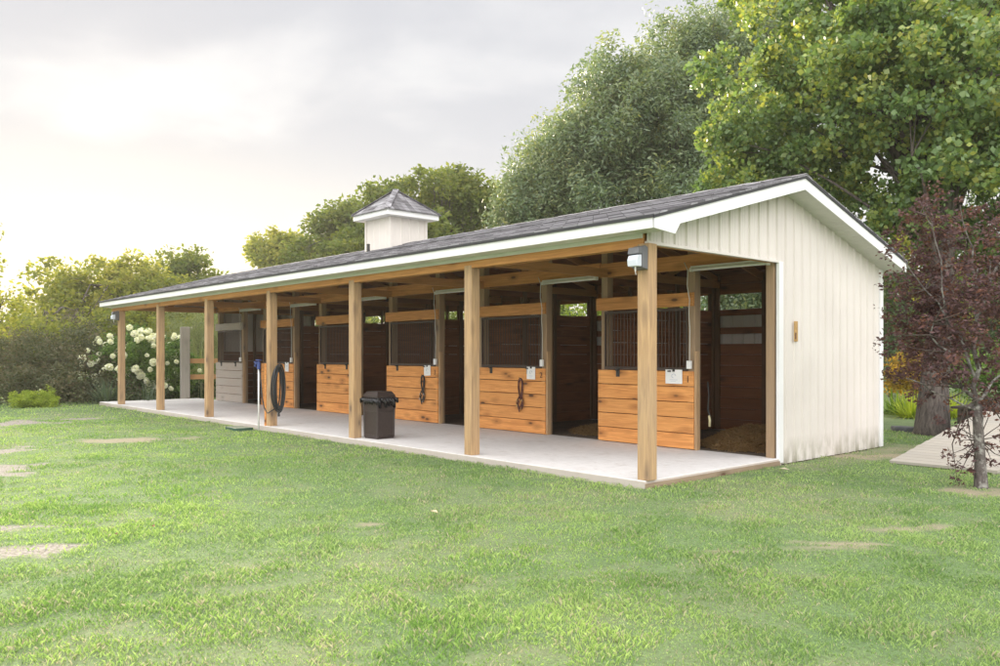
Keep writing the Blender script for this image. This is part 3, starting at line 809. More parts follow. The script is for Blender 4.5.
# wall lamps
def wall_lamp(loc, lab, small=False):
    r = thing('wall_lamp', lab, 'lamp', loc, 0, 'security lamps on the porch posts')
    mb = MB(); mb.prism([(0, -.12), (0, .13), (-.045, .15), (-.10, .13), (-.10, -.10)], -.075, .075, 0)
    b_ = mb.build('housing', M['lampgrey'], r, bev=.008)
    mb = MB(); mb.prism([(-.102, -.09), (-.102, .045), (-.17, .035), (-.195, -.02), (-.185, -.09)], -.068, .068, 0); mb.build('lens', M['glass'], r, bev=.01)
    mb = MB(); mb.prism([(-.102, .05), (-.102, .13), (-.16, .12), (-.18, .045)], -.074, .074, 0); mb.build('hood', M['lampgrey'], r, bev=.006)
    mb = MB(); mb.tube([(0, -.13, -.09), (0, -.13, -.14)], .009, 8); mb.tube([(0, -.13, -.14), (0, -.12, -.18)], .004, 6); mb.build('sensor', M['tube'], r)
wall_lamp((0, -.079, 2.46), 'grey lamp with clear lens high on the nearest corner porch post')
wall_lamp((LX, -.079, 2.46), 'grey lamp with clear lens on the farthest porch post')

# tan sign on the siding
r = thing('wall_plaque', 'small upright tan wooden plaque on the cream siding', 'plaque', (.033, 3.22, 1.72))
mb = MB(); mb.box(0.021, .034, -.045, .045, -.14, .14); mb.build('board', M['gold'], r, bev=.004)
mb = MB(); mb.box(.034, .037, -.035, -.005, -.11, -.02); mb.build('mark', M['ink'], r)
# latch at the far corner
r = thing('gate_latch', 'small black latch on the white corner trim', 'latch', (.062, 6.0, 1.65))
mb = MB(); mb.box(0, .012, -.03, .03, -.03, .03); mb.build('plate', M['black'], r); mb = MB(); mb.tube([(.01, 0, 0), (.03, .03, 0), (.03, .12, .01)], .009, 6); mb.build('bolt', M['black'], r)

# bin
r = thing('rubbish_bin', 'square dark brown plastic bin with a black bag over its rim', 'bin', (-5.80, .28, 0), R(4)); r.scale = (.90, .90, 1)
def frustum(mb, a0, a1, z0, z1): 
    vs = [(sx * a, sy * a, z) for a, z in ((a0, z0), (a1, z1)) for sx, sy in ((-1, -1), (1, -1), (1, 1), (-1, 1))]
    mb.add(vs, [(3, 2, 1, 0), (4, 5, 6, 7), (0, 1, 5, 4), (1, 2, 6, 5), (2, 3, 7, 6), (3, 0, 4, 7)])
mb = MB(); frustum(mb, .19, .203, .03, .68)
mb.box(-.19, .19, -.19, .19, 0, .03)
for sx, sy in ((-1, -1), (1, -1), (1, 1), (-1, 1)):
    mb.beam((sx * .19, sy * .19, .02), (sx * .204, sy * .204, .68), .03, .03)
for z in (.05, .44):
    a = .19 + (z - .03) / .65 * .013 + .004
    for k in range(4):
        q = Matrix.Rotation(k * math.pi / 2, 4, 'Z'); mb.box(-a, a, -a - .004, -a + .01, z, z + .02, q)
mb.build('body', M['binplastic'], r, bev=.006)
mb = MB(); frustum(mb, .216, .212, .68, .735); frustum(mb, .206, .165, .736, .785); mb.build('lid', M['binplastic'], r, bev=.012)
mb = MB()
for k in range(4):
    q = Matrix.Rotation(k * math.pi / 2, 4, 'Z')
    for s_ in range(7):
        u = -.20 + .4 * s_ / 6; dr = .05 + .055 * abs(math.sin(s_ * 1.9 + k * 1.3)) * (1.9 if k == 1 else .75)
        p = q @ Vector((u, -.222, .68)); p2 = q @ Vector((u + .03, -.245, .68 - dr)); p3 = q @ Vector((u + .06, -.222, .665))
        mb.tube([p, (p + p2) / 2 + (q @ Vector((0, -.012, 0))), p2, p3], [.018, .028, .03, .015], 8)
mb.build('bin_bag', M['bag'], r, smooth=True)

# hose post: riser, valve, coil, board
px = -3 * Bay
r = thing('standpipe', 'white standpipe with blue tap beside the hose post', 'standpipe', (px - .15, -.20, GZ))
mb = MB(); mb.tube([(0, 0, -.05), (0, 0, 1.22)], .017, 10); mb.build('pipe', M['pvc'], r, smooth=True)
mb = MB(); mb.tube([(0, 0, 1.19), (0, 0, 1.33)], .036, 10); mb.tube([(0, .0, 1.30), (-.09, -.02, 1.30), (-.11, -.02, 1.24)], .022, 8); mb.box(-.02, .02, -.09, .02, 1.315, 1.345)
mb.build('tap', M['bluev'], r, bev=.004)
mb = MB(); mb.tube([(-.0, -.0, 1.33), (0, 0, 1.37)], .012, 8); mb.tube([(.05 * math.cos(q), .05 * math.sin(q), 1.37) for q in np.linspace(0, 6.28, 13)], .011, 6, False); mb.build('tap_wheel', M['bluev'], r)
r = tag(MB.build((lambda m: (m.box(px - .115, px - .079, -.10, .02, .0, 1.22), m)[1])(MB()), 'backing_board', M['panel'], bev=.004), 'orange pine board fixed beside the hose post', 'board')
r = thing('garden_hose', 'black hose hung in long loops on the porch post', 'hose', (px + .079, -.02, 1.16))
mb = MB(); pts = []
for k in range(9):
    b = .42 + .05 * math.sin(k * 2.1); a = .075 + .035 * math.cos(k * 1.7); n = 22
    for s_ in range(n):
        q = 2 * math.pi * s_ / n
        pts.append((.03 + .014 * k * (.7 if s_ % 2 else .7) + .02 * math.sin(q + k), a * math.sin(q) * 1.15 + .09, -.42 + b * math.cos(q) + .02 * math.sin(k * 3 + q)))
mb.tube(pts, .0135, 8); mb.build('coil', M['hose'], r, smooth=True)
mb = MB(); mb.tube([(.06, .05, -.8), (.03, -.12, -.9), (-.05, -.15, -.80), (-.12, -.16, -.6), (-.16, -.17, -.25), (-.22, -.18, .02)], .012, 8); mb.build('feed_hose', M['hose'], r, smooth=True)
mb = MB(); mb.box(0, .14, .07, .10, -.02, .0); mb.tube([(0, .08, -.0), (.17, .08, .02)], .02, 8); mb.build('bracket', M['black'], r)
mb = MB(); mb.tube([(.09, .08, -.84), (.10, .08, -.97)], [.018, .026], 8); mb.build('nozzle', M['black'], r)
r = tag(MB.build((lambda m: (m.prism([(-.27, -.17), (.27, -.17), (.30, 0), (.27, .17), (-.27, .17), (-.30, 0)], -.02, .045, 2), m)[1])(MB()), 'valve_box', M['greenbox'], bev=.01, loc=(px - .55, -.42, GZ)), 'flat dark green valve box lid in the grass', 'valve box')

# bedding and lead rope in the nearest stall
def straw_pile(cx, cy, rx, ry, h, n, name, lab):
    u = rng.random(n); a = rng.random(n) * 6.283; rr = np.sqrt(u)
    x = rr * np.cos(a) * rx; y = rr * np.sin(a) * ry
    z = h * (1 - rr ** 2) * (.75 + .5 * fbm(x + cx, y + cy, .3, 3.3, 3)) * rng.random(n) ** .35
    th = rng.random(n) * 6.283; el = (rng.random(n) - .5) * 1.0; ln2 = .03 + .05 * rng.random(n)
    d = np.stack([np.cos(th) * np.cos(el), np.sin(th) * np.cos(el), np.sin(el)], -1) * ln2[:, None]
    s2 = np.stack([-np.sin(th), np.cos(th), rng.random(n) - .5], -1) * .004
    c = np.stack([x + cx, y + cy, z + .0], -1)
    V = np.stack([c - d - s2, c + d - s2, c + d + s2, c - d + s2], 1).reshape(-1, 3)
    o = fastmesh(name, V, np.arange(n * 4).reshape(n, 4), M['straw']); struct(o, 'stuff'); o['label'] = lab; o['category'] = 'straw'
    return o
straw_pile(-1.0, 4.0, .85, .85, .30, 26000, 'straw_bedding', 'pile of straw bedding inside the stall nearest the gable end')
straw_pile(-3.9, 4.3, .9, 1.0, .14, 14000, 'straw_bedding', 'thin straw bedding behind the doorway beside the red halter')
r = thing('lead_rope', 'pale lead rope hanging inside the stall door nearest the gable end', 'rope', (-1.18, DW + .16, 1.0))
mb = MB(); mb.tube([(0, 0, 0), (.01, .01, -.2), (0, 0, -.42), (.03, .01, -.5), (.02, 0, -.56)], .012, 6); mb.build('rope', M['black'], r, smooth=True)
mb = MB(); mb.tube([(.02, 0, -.5), (.04, -.01, -.56), (.03, 0, -.66)], .018, 6); mb.build('tassel', plain('cream_rope', (.55, .5, .3), .7), r, smooth=True)

# ------------------------------------------------------------------ fence and ramp
pA = W(185, 25.6); pB = W(262, 26.6)
fn = thing('timber_fence', 'grey weathered gatepost with two pine rails beyond the porch end', 'fence', (pA[0], pA[1], GZ), math.atan2(pB[1] - pA[1], pB[0] - pA[0]))
mb = MB(); mb.box(-.14, .14, -.14, .14, -.1, ZH(327, 25.6) - GZ); mb.build('post', M['grey_post'], fn, bev=.015)
for py in (361, 377):
    z = ZH(py, 25.6) - GZ; mb = MB(); mb.box(.141, 3.0, -.03, .03, z - .075, z + .075); mb.build('rail', M['fence_rail'], fn, bev=.005)
mb = MB(); mb.box(3.0, 3.18, -.09, .09, -.1, 1.45); mb.build('post', M['grey_post'], fn, bev=.01)
rc = Vector(W(890, 10.95)); rux = Vector((math.cos(YAW), math.sin(YAW)));
rp = thing('wooden_ramp', 'pale plank ramp rising beside the barn to a low dark platform', 'ramp', (rc.x, rc.y, GZ), 0)
mb = MB(); n_ = 25; Lr = 3.6; rise = .50; wd = 1.30
for i in range(n_):
    ya = Lr * i / n_; yb = Lr * (i + 1) / n_ - .008; za = .05 + rise * ya / Lr; zb = .05 + rise * yb / Lr; j = random.uniform(-.01, .01)
    mb.add([(0 + j, ya, za), (wd + j, ya, za), (wd + j, yb, zb), (0 + j, yb, zb), (0 + j, ya, za - .035), (wd + j, ya, za - .035), (wd + j, yb, zb - .035), (0 + j, yb, zb - .035)],
           [(0, 1, 2, 3), (7, 6, 5, 4), (0, 4, 5, 1), (1, 5, 6, 2), (2, 6, 7, 3), (3, 7, 4, 0)])
mb.build('planks', M['ramp'], rp)
mb = MB()
for x in (.03, wd - .07):
    mb.prism([(0, -.02), (0, .014), (Lr, rise + .014), (Lr, rise - .16), (.6, -.03)], x, x + .04, 0)
mb.build('stringer', M['ramp'], rp)
dk = thing('platform', 'low dark timber platform at the top of the plank ramp', 'platform', (rc.x - .4, rc.y + Lr + .05, GZ))
mb = MB(); 
for i in range(20): mb.box(-.1, 4.2, i * .14, i * .14 + .132, .56, .60)
mb.build('deck_boards', M['shedwood'], dk)
mb = MB()
for i in range(5): mb.box(0, 4.1, .02, .05, .02 + i * .107, .12 + i * .107); 
mb.box(0.0, .05, .051, 2.75, 0, .555)
mb.build('skirt', M['shedwood'], dk)

# ------------------------------------------------------------------ foliage
def leaf_quads(C, size, n_out, aspect=.55, droop=0.0, flat=0.35, outward=None):
    """one folded rhombus per leaf around centres C"""
    n = len(C)
    d = rng.normal(size=(n, 3)); d[:, 2] = d[:, 2] * (1 - flat) - droop
    if outward is not None: d += outward * .6
    d /= np.linalg.norm(d, axis=1)[:, None] + 1e-9
    a = rng.normal(size=(n, 3)); a[:, 2] *= .6
    s = np.cross(d, a); s /= np.linalg.norm(s, axis=1)[:, None] + 1e-9
    sz = (size * (.6 + .8 * rng.random(n)))[:, None]
    nrm_ = np.cross(d, s)
    V = np.stack([C - d * sz * .5, C + s * sz * aspect * .5 + nrm_ * sz * .08, C + d * sz * .5, C - s * sz * aspect * .5 + nrm_ * sz * .08], 1)
    return V.reshape(-1, 3)
def crown_mesh(name, clumps, per, size, mat, parent, aspect=.55, droop=0.0, origin=(0, 0, 0), shell=.55, zsq=.8):
    """clumps: (n,4) centre + radius"""
    n = len(clumps); idx = np.repeat(np.arange(n), per)
    u = rng.normal(size=(len(idx), 3)); u /= np.linalg.norm(u, axis=1)[:, None]
    r = rng.random(len(idx)) ** shell
    off = u * r[:, None] * clumps[idx, 3][:, None]; off[:, 2] *= zsq
    if droop: off[:, 2] -= droop * .6 * (off[:, 0] ** 2 + off[:, 1] ** 2) / clumps[idx, 3]
    C = clumps[idx, :3] + off - np.array(origin)
    V = leaf_quads(C, size, None, aspect, droop, outward=u)
    cv = rng.random(n)[idx]
    at = np.repeat(np.clip(cv * .8 + rng.random(len(idx)) * .2, 0, 1), 4)
    return fastmesh(name, V, np.arange(len(V)).reshape(-1, 4), mat, parent, attrs={'clump': at})
def fill(ells, n, rmin, rmax, surf=.5, gap=1.0):
    """clump centres spread through a union of ellipsoids (cx,cy,cz,rx,ry,rz), denser near the surface"""
    out = []; w_ = np.array([e[3] * e[4] * e[5] for e in ells]) ** (2 / 3); w_ = w_ / w_.sum()
    for e, k in zip(ells, rng.multinomial(n, w_)):
        u = rng.normal(size=(k, 3)); u /= np.linalg.norm(u, axis=1)[:, None]
        r = rng.random(k) ** surf
        c = np.array(e[:3]) + u * r[:, None] * np.array(e[3:]) * (1 + .10 * rng.normal(size=(k, 1)))
        out.append(np.concatenate([c, rng.uniform(rmin, rmax, (k, 1))], 1))
    return np.concatenate(out)
def limbs(mb, base, top, clumps, nlimb, r0, jitter=.25, fork=None):
    """trunk from base to top, limbs to a sample of clump centres"""
    base = np.array(base, float); top = np.array(top, float); H = top - base
    mid = [base + H * q + rng.normal(size=3) * [jitter, jitter, 0] * .25 * np.linalg.norm(H) * .12 for q in (.3, .6)]
    pts = [base - [0, 0, .1], base + [0, 0, .08], base + H * .12] + mid + [top]
    mb.tube(pts, [r0 * 1.55, r0 * 1.3, r0 * 1.02, r0 * .88, r0 * .72, r0 * .45], 14)
    sel = rng.choice(len(clumps), min(nlimb, len(clumps)), replace=False)
    for j in sel:
        c = clumps[j, :3]; c = c + (np.mean(clumps[:, :3], axis=0) - c) * .10; q = rng.uniform(.35, 1.0); s = base + H * q
        if fork is not None: s = base + H * max(q, fork)
        d = c - s; k = np.linalg.norm(d)
        m1 = s + d * .35 + np.array([0, 0, .12 * k]) + rng.normal(size=3) * .05 * k; m2 = s + d * .7 + np.array([0, 0, .08 * k]) + rng.normal(size=3) * .05 * k
        rr = r0 * (.36 if fork is None else .5) * (1 - .5 * q) * rng.uniform(.5, 1)
        mb.tube([s, m1, m2, c], [rr, rr * .7, rr * .42, rr * .12], 6, False)
        for _ in range(2):
            e = c + rng.normal(size=3) * clumps[j, 3] * .3; mb.tube([m2, (m2 + e) / 2 + rng.normal(size=3) * .04 * k, e], [rr * .4, rr * .25, rr * .06], 5, False)
def tree(name, label, base, top, r0, ells, n, rr, per, size, leaf, barkm='bark', cat='tree', group=None, nl=40, aspect=.55, droop=0.0, surf=.5, shell=.55, fork=None, zsq=.8, culled=None):
    t_ = thing(name, label, cat, (base[0], base[1], GZ), 0, group)
    o = np.array([base[0], base[1], GZ])
    cl = fill(ells, n, rr[0], rr[1], surf)
    if culled is not None: cl = cl[culled(cl)]
    mb = MB(); c2 = cl.copy(); c2[:, :3] -= o
    limbs(mb, (0, 0, 0), np.array(top) - o, c2, nl, r0, fork=fork); mb.build('trunk', M[barkm], t_, smooth=True)
    crown_mesh('crown', cl, per, size, M[leaf], t_, aspect, droop, o, shell, zsq)
    return t_
def E3(px, py, F, rx, rz, ry=None):
    """ellipsoid: picture position, distance, radii in pixels"""
    k = F / FPX; x, y, _ = W(px, F); return (x, y, ZH(py, F), rx * k, (ry or rx) * k, rz * k)
def P3(px, py, F): x, y, _ = W(px, F); return (x, y, ZH(py, F))
G = lambda px, F: W(px, F, GZ)
GT = 'trees behind the stable'
# near right: broad yellow-green tree overhanging the barn
tb = G(932, 14.9)
notroof = lambda c: (c[:, 2] > 3.95) | (c[:, 1] > 6.9)
tree('shade_tree', 'tall yellow-green leafy tree with a thick rough trunk behind the barn corner', tb, (tb[0] + .1, tb[1] + .6, 7.5), .235,
     [E3(890, 70, 17.5, 150, 120), E3(775, 95, 17, 75, 80), E3(750, 170, 17.5, 55, 42), E3(840, 175, 16.5, 75, 50), E3(950, 150, 14.6, 75, 55), E3(830, -90, 17.5, 140, 120), E3(1040, 20, 16, 130, 150), E3(960, 50, 14.0, 85, 75), E3(870, 60, 14.6, 70, 70), E3(1030, 140, 14, 60, 70), E3(905, 215, 15.2, 45, 38), E3(960, 235, 15.5, 50, 45), E3(1010, 250, 15.5, 45, 45)],
     1300, (.22, .46), 110, .105, 'lf_big', group=GT, nl=110, aspect=.8, surf=.4, culled=notroof, shell=.6)
# willow-leaved oak in the middle
tb = G(680, 29)
tree('oak_tree', 'large rounded grey-green oak behind the middle of the roof', tb, P3(690, 110, 29), .35,
     [E3(715, 120, 28, 100, 100), E3(630, 150, 27, 85, 80), E3(558, 195, 28, 52, 52), E3(540, 212, 27, 52, 42), E3(538, 205, 27.5, 48, 46), E3(565, 165, 27, 45, 40), E3(700, 60, 28, 60, 45), E3(590, 140, 27, 52, 48), E3(625, 92, 27, 55, 45), E3(730, 55, 28, 70, 50), E3(770, 70, 29, 80, 75), E3(690, 205, 27, 120, 45), E3(660, 105, 27, 60, 50)],
     1250, (.40, .8), 150, .16, 'lf_oak', group=GT, nl=90, aspect=.34, droop=.55, surf=.4, zsq=1.0)
tb = G(435, 40)
tree('round_tree', 'olive green round tree behind the cupola', tb, P3(440, 205, 40), .3,
     [E3(440, 205, 40, 52, 40), E3(480, 205, 40, 28, 28), E3(385, 212, 40, 35, 28), E3(420, 245, 39, 80, 30)], 300, (.45, .9), 95, .22, 'lf_far', group=GT, nl=90, surf=.4)
tb = G(345, 44)
tree('round_tree', 'sunlit olive tree just left of the cupola', tb, P3(345, 235, 44), .25,
     [E3(340, 230, 44, 32, 24), E3(372, 225, 44, 28, 28), E3(350, 258, 43, 60, 24)], 200, (.45, .9), 85, .24, 'lf_far', group=GT, nl=50, surf=.4)
tb = G(275, 48)
tree('round_tree', 'low sunlit olive tree above the middle left of the roof line', tb, P3(275, 255, 48), .25,
     [E3(280, 252, 48, 36, 16), E3(300, 262, 47, 40, 20)], 150, (.45, .85), 75, .25, 'lf_gold', group=GT, nl=40, surf=.4)
tb = G(185, 42)
tree('round_tree', 'small dark crowned tree above the left end of the roof', tb, P3(185, 275, 42), .2,
     [E3(182, 268, 42, 28, 14), E3(190, 292, 42, 40, 22)], 110, (.4, .8), 70, .23, 'lf_far', group=GT, nl=40, surf=.4)
tb = G(110, 36)
tree('spreading_tree', 'wide low spreading sunlit tree beyond the purple-brown bush', tb, P3(110, 285, 36), .3,
     [E3(110, 292, 36, 66, 36), E3(150, 300, 35, 50, 34), E3(60, 310, 36, 40, 32), E3(120, 335, 34, 110, 34)], 340, (.4, .85), 85, .2, 'lf_gold', group=GT, nl=60, surf=.4)
tb = G(-35, 22)
tree('edge_tree', 'sparse tree reaching in at the left edge of the view', tb, P3(-40, 260, 22), .2,
     [E3(-55, 260, 22, 52, 90), E3(-48, 312, 21, 60, 45)], 130, (.3, .6), 60, .12, 'lf_gold', group=GT, nl=80, surf=.45)
# shrubs at the left
def shrub(name, label, base, ells, n, rr, per, size, leaf, cat='shrub', group='shrubs beyond the porch end', nl=30, r0=.05, **kw):
    return tree(name, label, base, (base[0], base[1], max(.3, ells[0][2] * .8)), r0, ells, n, rr, per, size, leaf, 'twig', cat, group, nl, **kw)
shrub('large_bush', 'big purple-brown bush left of the far porch post', G(55, 26), [E3(50, 365, 26, 62, 40), E3(90, 355, 27, 45, 42), E3(10, 360, 27, 45, 42), E3(60, 385, 25, 72, 24)], 330, (.25, .5), 110, .09, 'lf_bush')
shrub('low_shrub', 'low lime green shrub in front of the purple-brown bush', G(33, 22.7), [E3(34, 398, 22.7, 24, 9), E3(25, 402, 22.5, 17, 6), E3(48, 402, 22.5, 12, 6)], 200, (.06, .12), 60, .04, 'lf_lime', nl=20, r0=.02)
hy = shrub('hydrangea', 'hydrangea bush full of white flower heads behind the far porch posts', G(140, 26.5), [E3(130, 362, 26.5, 38, 33), E3(165, 365, 26.5, 27, 30), E3(185, 375, 27, 16, 24)], 210, (.16, .34), 90, .085, 'lf_hyd')
# flower heads
def flower_me():
    n = 110; u = rng.normal(size=(n, 3)); u /= np.linalg.norm(u, axis=1)[:, None]; u[:, 2] *= .85
    V = leaf_quads(u * .105, .075, None, 1.0, outward=None)
    me_o = fastmesh('flower_head', V, np.arange(n * 4).reshape(n, 4), M['petal'], hy, attrs={'clump': rng.random(n * 4)})
    return me_o
fh = flower_me(); k = 0
fE = [E3(130, 362, 26.5, 40, 34), E3(168, 365, 26.5, 28, 31), E3(112, 370, 26.3, 18, 20)]
toC = Vector((CAM[0] - hy.location.x, CAM[1] - hy.location.y, 0)).normalized()
while k < 100:
    e = fE[rng.choice(3, p=[.55, .3, .15])]; u = rng.normal(size=3); u /= np.linalg.norm(u)
    if u[0] * toC.x + u[1] * toC.y < .15 and (u[2] < .5 or rng.random() < .5): continue
    p = np.array(e[:3]) + u * np.array(e[3:]) * rng.uniform(.98, 1.12)
    if p[2] < .25: continue
    o = fh if k == 0 else fh.copy()
    if k: col.objects.link(o); o.parent = hy
    o.location = p - np.array(hy.location); o.rotation_euler = tuple(rng.random(3) * 6); s_ = rng.uniform(.5, 1.0); o.scale = (s_ * rng.uniform(.85, 1.25), s_, s_ * rng.uniform(.75, 1.15)); k += 1
# blades plants
def blades(name, label, base, n, ln_, wd, leaf, spread=.9, cat='plant', group=None, droop=.4, rad=.15):
    t_ = thing(name, label, cat, (base[0], base[1], GZ), 0, group)
    th = rng.random(n) * 6.283; el = 1.5 - rng.random(n) ** .8 * spread; L_ = ln_ * (.6 + .5 * rng.random(n))
    d = np.stack([np.cos(th) * np.cos(el), np.sin(th) * np.cos(el), np.sin(el)], -1); s = np.stack([-np.sin(th), np.cos(th), np.zeros(n)], -1) * wd / 2
    b0 = np.stack([np.cos(th), np.sin(th), np.zeros(n)], -1) * rad * rng.random(n)[:, None]
    V = []; F_ = []
    segs = 4
    pts = []
    for k in range(segs + 1):
        q = k / segs; p = b0 + d * (L_ * q)[:, None]; p[:, 2] -= droop * L_ * q ** 2 * np.cos(el); ww = 1 - q ** 2 * .92
        pts.append((p - s * ww, p + s * ww))
    V = np.stack([a for pr in pts for a in pr], 1); m = V.shape[1]
    base_i = np.arange(n)[:, None] * m
    F_ = np.concatenate([np.concatenate([base_i + 2 * k, base_i + 2 * k + 1, base_i + 2 * k + 3, base_i + 2 * k + 2], 1) for k in range(segs)])
    fastmesh('leaves', V.reshape(-1, 3), F_, M[leaf], t_, attrs={'clump': np.repeat(rng.random(n), m)})
    return t_
blades('yucca', 'spiky blue-green yucca at the left end of the slab', G(108, 24.6), 220, 1.0, .035, 'lf_yucca', 1.25, rad=.3)
blades('yucca', 'smaller spiky plant between the two farthest porch posts', G(148, 25.0), 120, .75, .03, 'lf_yucca', 1.35, rad=.4)
shrub('weeping_shrub', 'pale weeping shrub behind the timber fence', G(205, 30), [E3(205, 345, 30, 34, 42), E3(178, 340, 31, 22, 36), E3(225, 355, 30, 22, 40)], 260, (.25, .5), 90, .16, 'lf_willow', aspect=.12, droop=1.2)
shrub('dark_bush', 'dark green bush low behind the fence rails', G(200, 28), [E3(200, 392, 28, 36, 14), E3(160, 396, 27, 30, 10)], 120, (.2, .35), 80, .08, 'lf_dark')
blades('pampas_grass', 'pale fountain of weeping grass behind the timber fence', G(200, 28.5), 900, 3.1, .03, 'lf_willow', .75, group='shrubs beyond the porch end', droop=2.4, rad=.5)
shrub('understory_shrub', 'dark green shrub seen through the window slot of the nearest stall', (-3.4, 9.5), [(-4.2, 9.7, 2.4, 1.7, .8, 1.7), (-2.2, 9.7, 2.4, 1.2, .8, 1.6)], 420, (.25, .45), 90, .09, 'lf_oak', group='shrubs behind the stable')
shrub('understory_shrub', 'sunlit yellow-green shrub seen through the window slots of the middle stalls', (-8.6, 9.6), [(-8.6, 9.8, 2.1, 2.6, 1.0, 2.0)], 150, (.25, .45), 80, .09, 'lf_lime', group='shrubs behind the stable')
shrub('understory_shrub', 'olive shrub seen through the window slots of the far stalls', (-13.5, 9.6), [(-13.5, 9.8, 2.1, 3.2, 1.0, 2.0)], 150, (.25, .45), 80, .10, 'lf_far', group='shrubs behind the stable')
# purple-leaved small tree at the right
tb = G(981, 9.05)
pt = thing('plum_tree', 'small purple-leaved tree with pale lichened trunk in front of the ramp', 'tree', (tb[0], tb[1], GZ))
o_ = np.array([tb[0], tb[1], GZ])
def Q(px, py, F): return np.array(P3(px, py, F)) - o_
mb = MB()
mb.tube([Q(981, 496, 9.05), Q(981, 485, 9.05), Q(980, 460, 9.05), Q(978, 425, 9.05), Q(977, 405, 9.05)], [.095, .072, .057, .052, .05], 12)
br_ = [([(977, 405, 9.05), (979, 370, 9.05), (977, 330, 9.1), (976, 290, 9.1), (978, 268, 9.1)], .045), ([(976, 408, 9.05), (962, 388, 9.0), (948, 370, 8.9), (938, 345, 8.9), (934, 322, 8.85)], .034),
       ([(978, 402, 9.05), (990, 385, 9.1), (1004, 372, 9.2), (1030, 340, 9.3)], .03), ([(977, 380, 9.05), (965, 350, 9.1), (950, 325, 9.2), (925, 290, 9.3), (905, 262, 9.3)], .026),
       ([(977, 320, 9.1), (985, 300, 9.0), (990, 272, 9.0), (986, 255, 9.0)], .022), ([(976, 410, 9.05), (950, 398, 8.8), (925, 385, 8.7), (905, 378, 8.6)], .018),
       ([(978, 290, 9.1), (972, 262, 9.1), (968, 238, 9.1), (960, 205, 9.2)], .02), ([(990, 280, 9.0), (1010, 240, 9.1), (1020, 190, 9.1)], .02), ([(948, 330, 9.2), (942, 290, 9.0), (935, 240, 9.1), (925, 215, 9.1)], .016)]
tips = []
for ps, r0 in br_:
    pp = [Q(*p) for p in ps]; r0 *= .72
    pp = sum([[a, (a + b) / 2 + rng.normal(size=3) * .028] for a, b in zip(pp[:-1], pp[1:])], []) + [pp[-1]]
    mb.tube(pp, [r0 * (1 - .75 * i / (len(pp) - 1)) for i in range(len(pp))], 8, False); tips += pp[1:]
mb.build('trunk', M['bark_pale'], pt, smooth=True)
cl = fill([E3(960, 240, 9.3, 66, 52), E3(918, 290, 9.6, 32, 85), E3(905, 360, 9.8, 24, 30), E3(1015, 260, 9.2, 62, 70), E3(955, 310, 9.4, 62, 50), E3(1015, 355, 9.2, 40, 60), E3(925, 215, 9.3, 28, 26), E3(960, 350, 8.9, 50, 45), E3(985, 300, 8.8, 45, 60), E3(1000, 400, 9.0, 30, 22), E3(925, 330, 9.4, 36, 72), E3(936, 300, 9.5, 30, 100), E3(930, 330, 9.7, 30, 80)], 540, .05, .05)
cl[:, 3] = rng.uniform(.07, .20, len(cl)) * .9
extra = []
for p in [(968, 455), (960, 440), (955, 465), (1000, 435), (1008, 420), (962, 425), (985, 405), (970, 470), (995, 400), (990, 445), (1012, 460), (950, 432), (948, 455), (957, 480), (972, 448), (966, 415), (1004, 448), (940, 420), (992, 462)]:
    q = np.array(P3(p[0], p[1], 9.05)); extra.append([q[0], q[1], q[2], .09])
cl = np.concatenate([cl, extra])
crown_mesh('crown', cl, 27, .05, M['lf_purple'], pt, .5, .25, o_)
mb = MB(); 
for c in cl[rng.choice(len(cl), 120, replace=False)]:
    c = c[:3] - o_; tj = min(tips, key=lambda q_: np.linalg.norm(q_ - c) + (0.6 if q_[2] > c[2] else 0)); mb.tube([tj, (tj + c) / 2 + rng.normal(size=3) * .04, c], [.009, .006, .002], 5, False)
for c in extra:
    c = np.array(c[:3]) - o_; mb.tube([Q(979, 440, 9.05), (Q(979, 440, 9.05) + c) / 2 + rng.normal(size=3) * .03, c], [.008, .005, .002], 5, False)
mb.build('twigs', M['twig'], pt, smooth=True)
# garden behind right
GR = 'garden plants behind the barn corner'
blades('spider_plant', 'bright arching grassy plant just right of the barn corner', G(912, 19), 260, .75, .03, 'lf_lime', 1.2, group=GR, rad=.3)
blades('spider_plant', 'darker arching grassy plant beside the thick trunk', G(895, 20), 200, .8, .03, 'lf_hyd', 1.2, group=GR, rad=.3)
blades('spider_plant', 'arching grassy plant between the trunk and the platform', G(952, 19), 200, .7, .03, 'lf_lime', 1.2, group=GR, rad=.3)
shrub('warm_shrub', 'orange tinged shrub beyond the grassy plants', G(915, 25), [E3(905, 375, 25, 28, 22), E3(930, 368, 26, 26, 22)], 130, (.2, .4), 80, .09, 'lf_warm', group=GR)
shrub('green_shrub', 'leafy green shrub beyond the platform', G(985, 24), [E3(985, 375, 24, 40, 26), E3(1030, 365, 24, 40, 36)], 150, (.2, .45), 80, .10, 'lf_hyd', group=GR)
shrub('dark_shrub', 'dark green shrub at the foot of the far garden trees', G(890, 28), [E3(890, 355, 28, 30, 34), E3(925, 345, 29, 36, 40)], 170, (.3, .5), 80, .13, 'lf_dark', group=GR)
tb = G(905, 31)
tree('garden_tree', 'golden green tree seen beyond the barn corner', tb, P3(905, 270, 31), .18, [E3(905, 270, 31, 50, 60), E3(950, 300, 32, 46, 50)], 170, (.4, .8), 60, .17, 'lf_gold', group=GT, nl=50, surf=.45)
tb = G(1010, 27)
tree('garden_tree', 'dark green tree beyond the plum tree at the right edge', tb, P3(1010, 240, 27), .2, [E3(1000, 250, 27, 50, 70), E3(1060, 300, 27, 70, 60)], 220, (.4, .8), 65, .16, 'lf_dark', group=GT, nl=60, surf=.45)
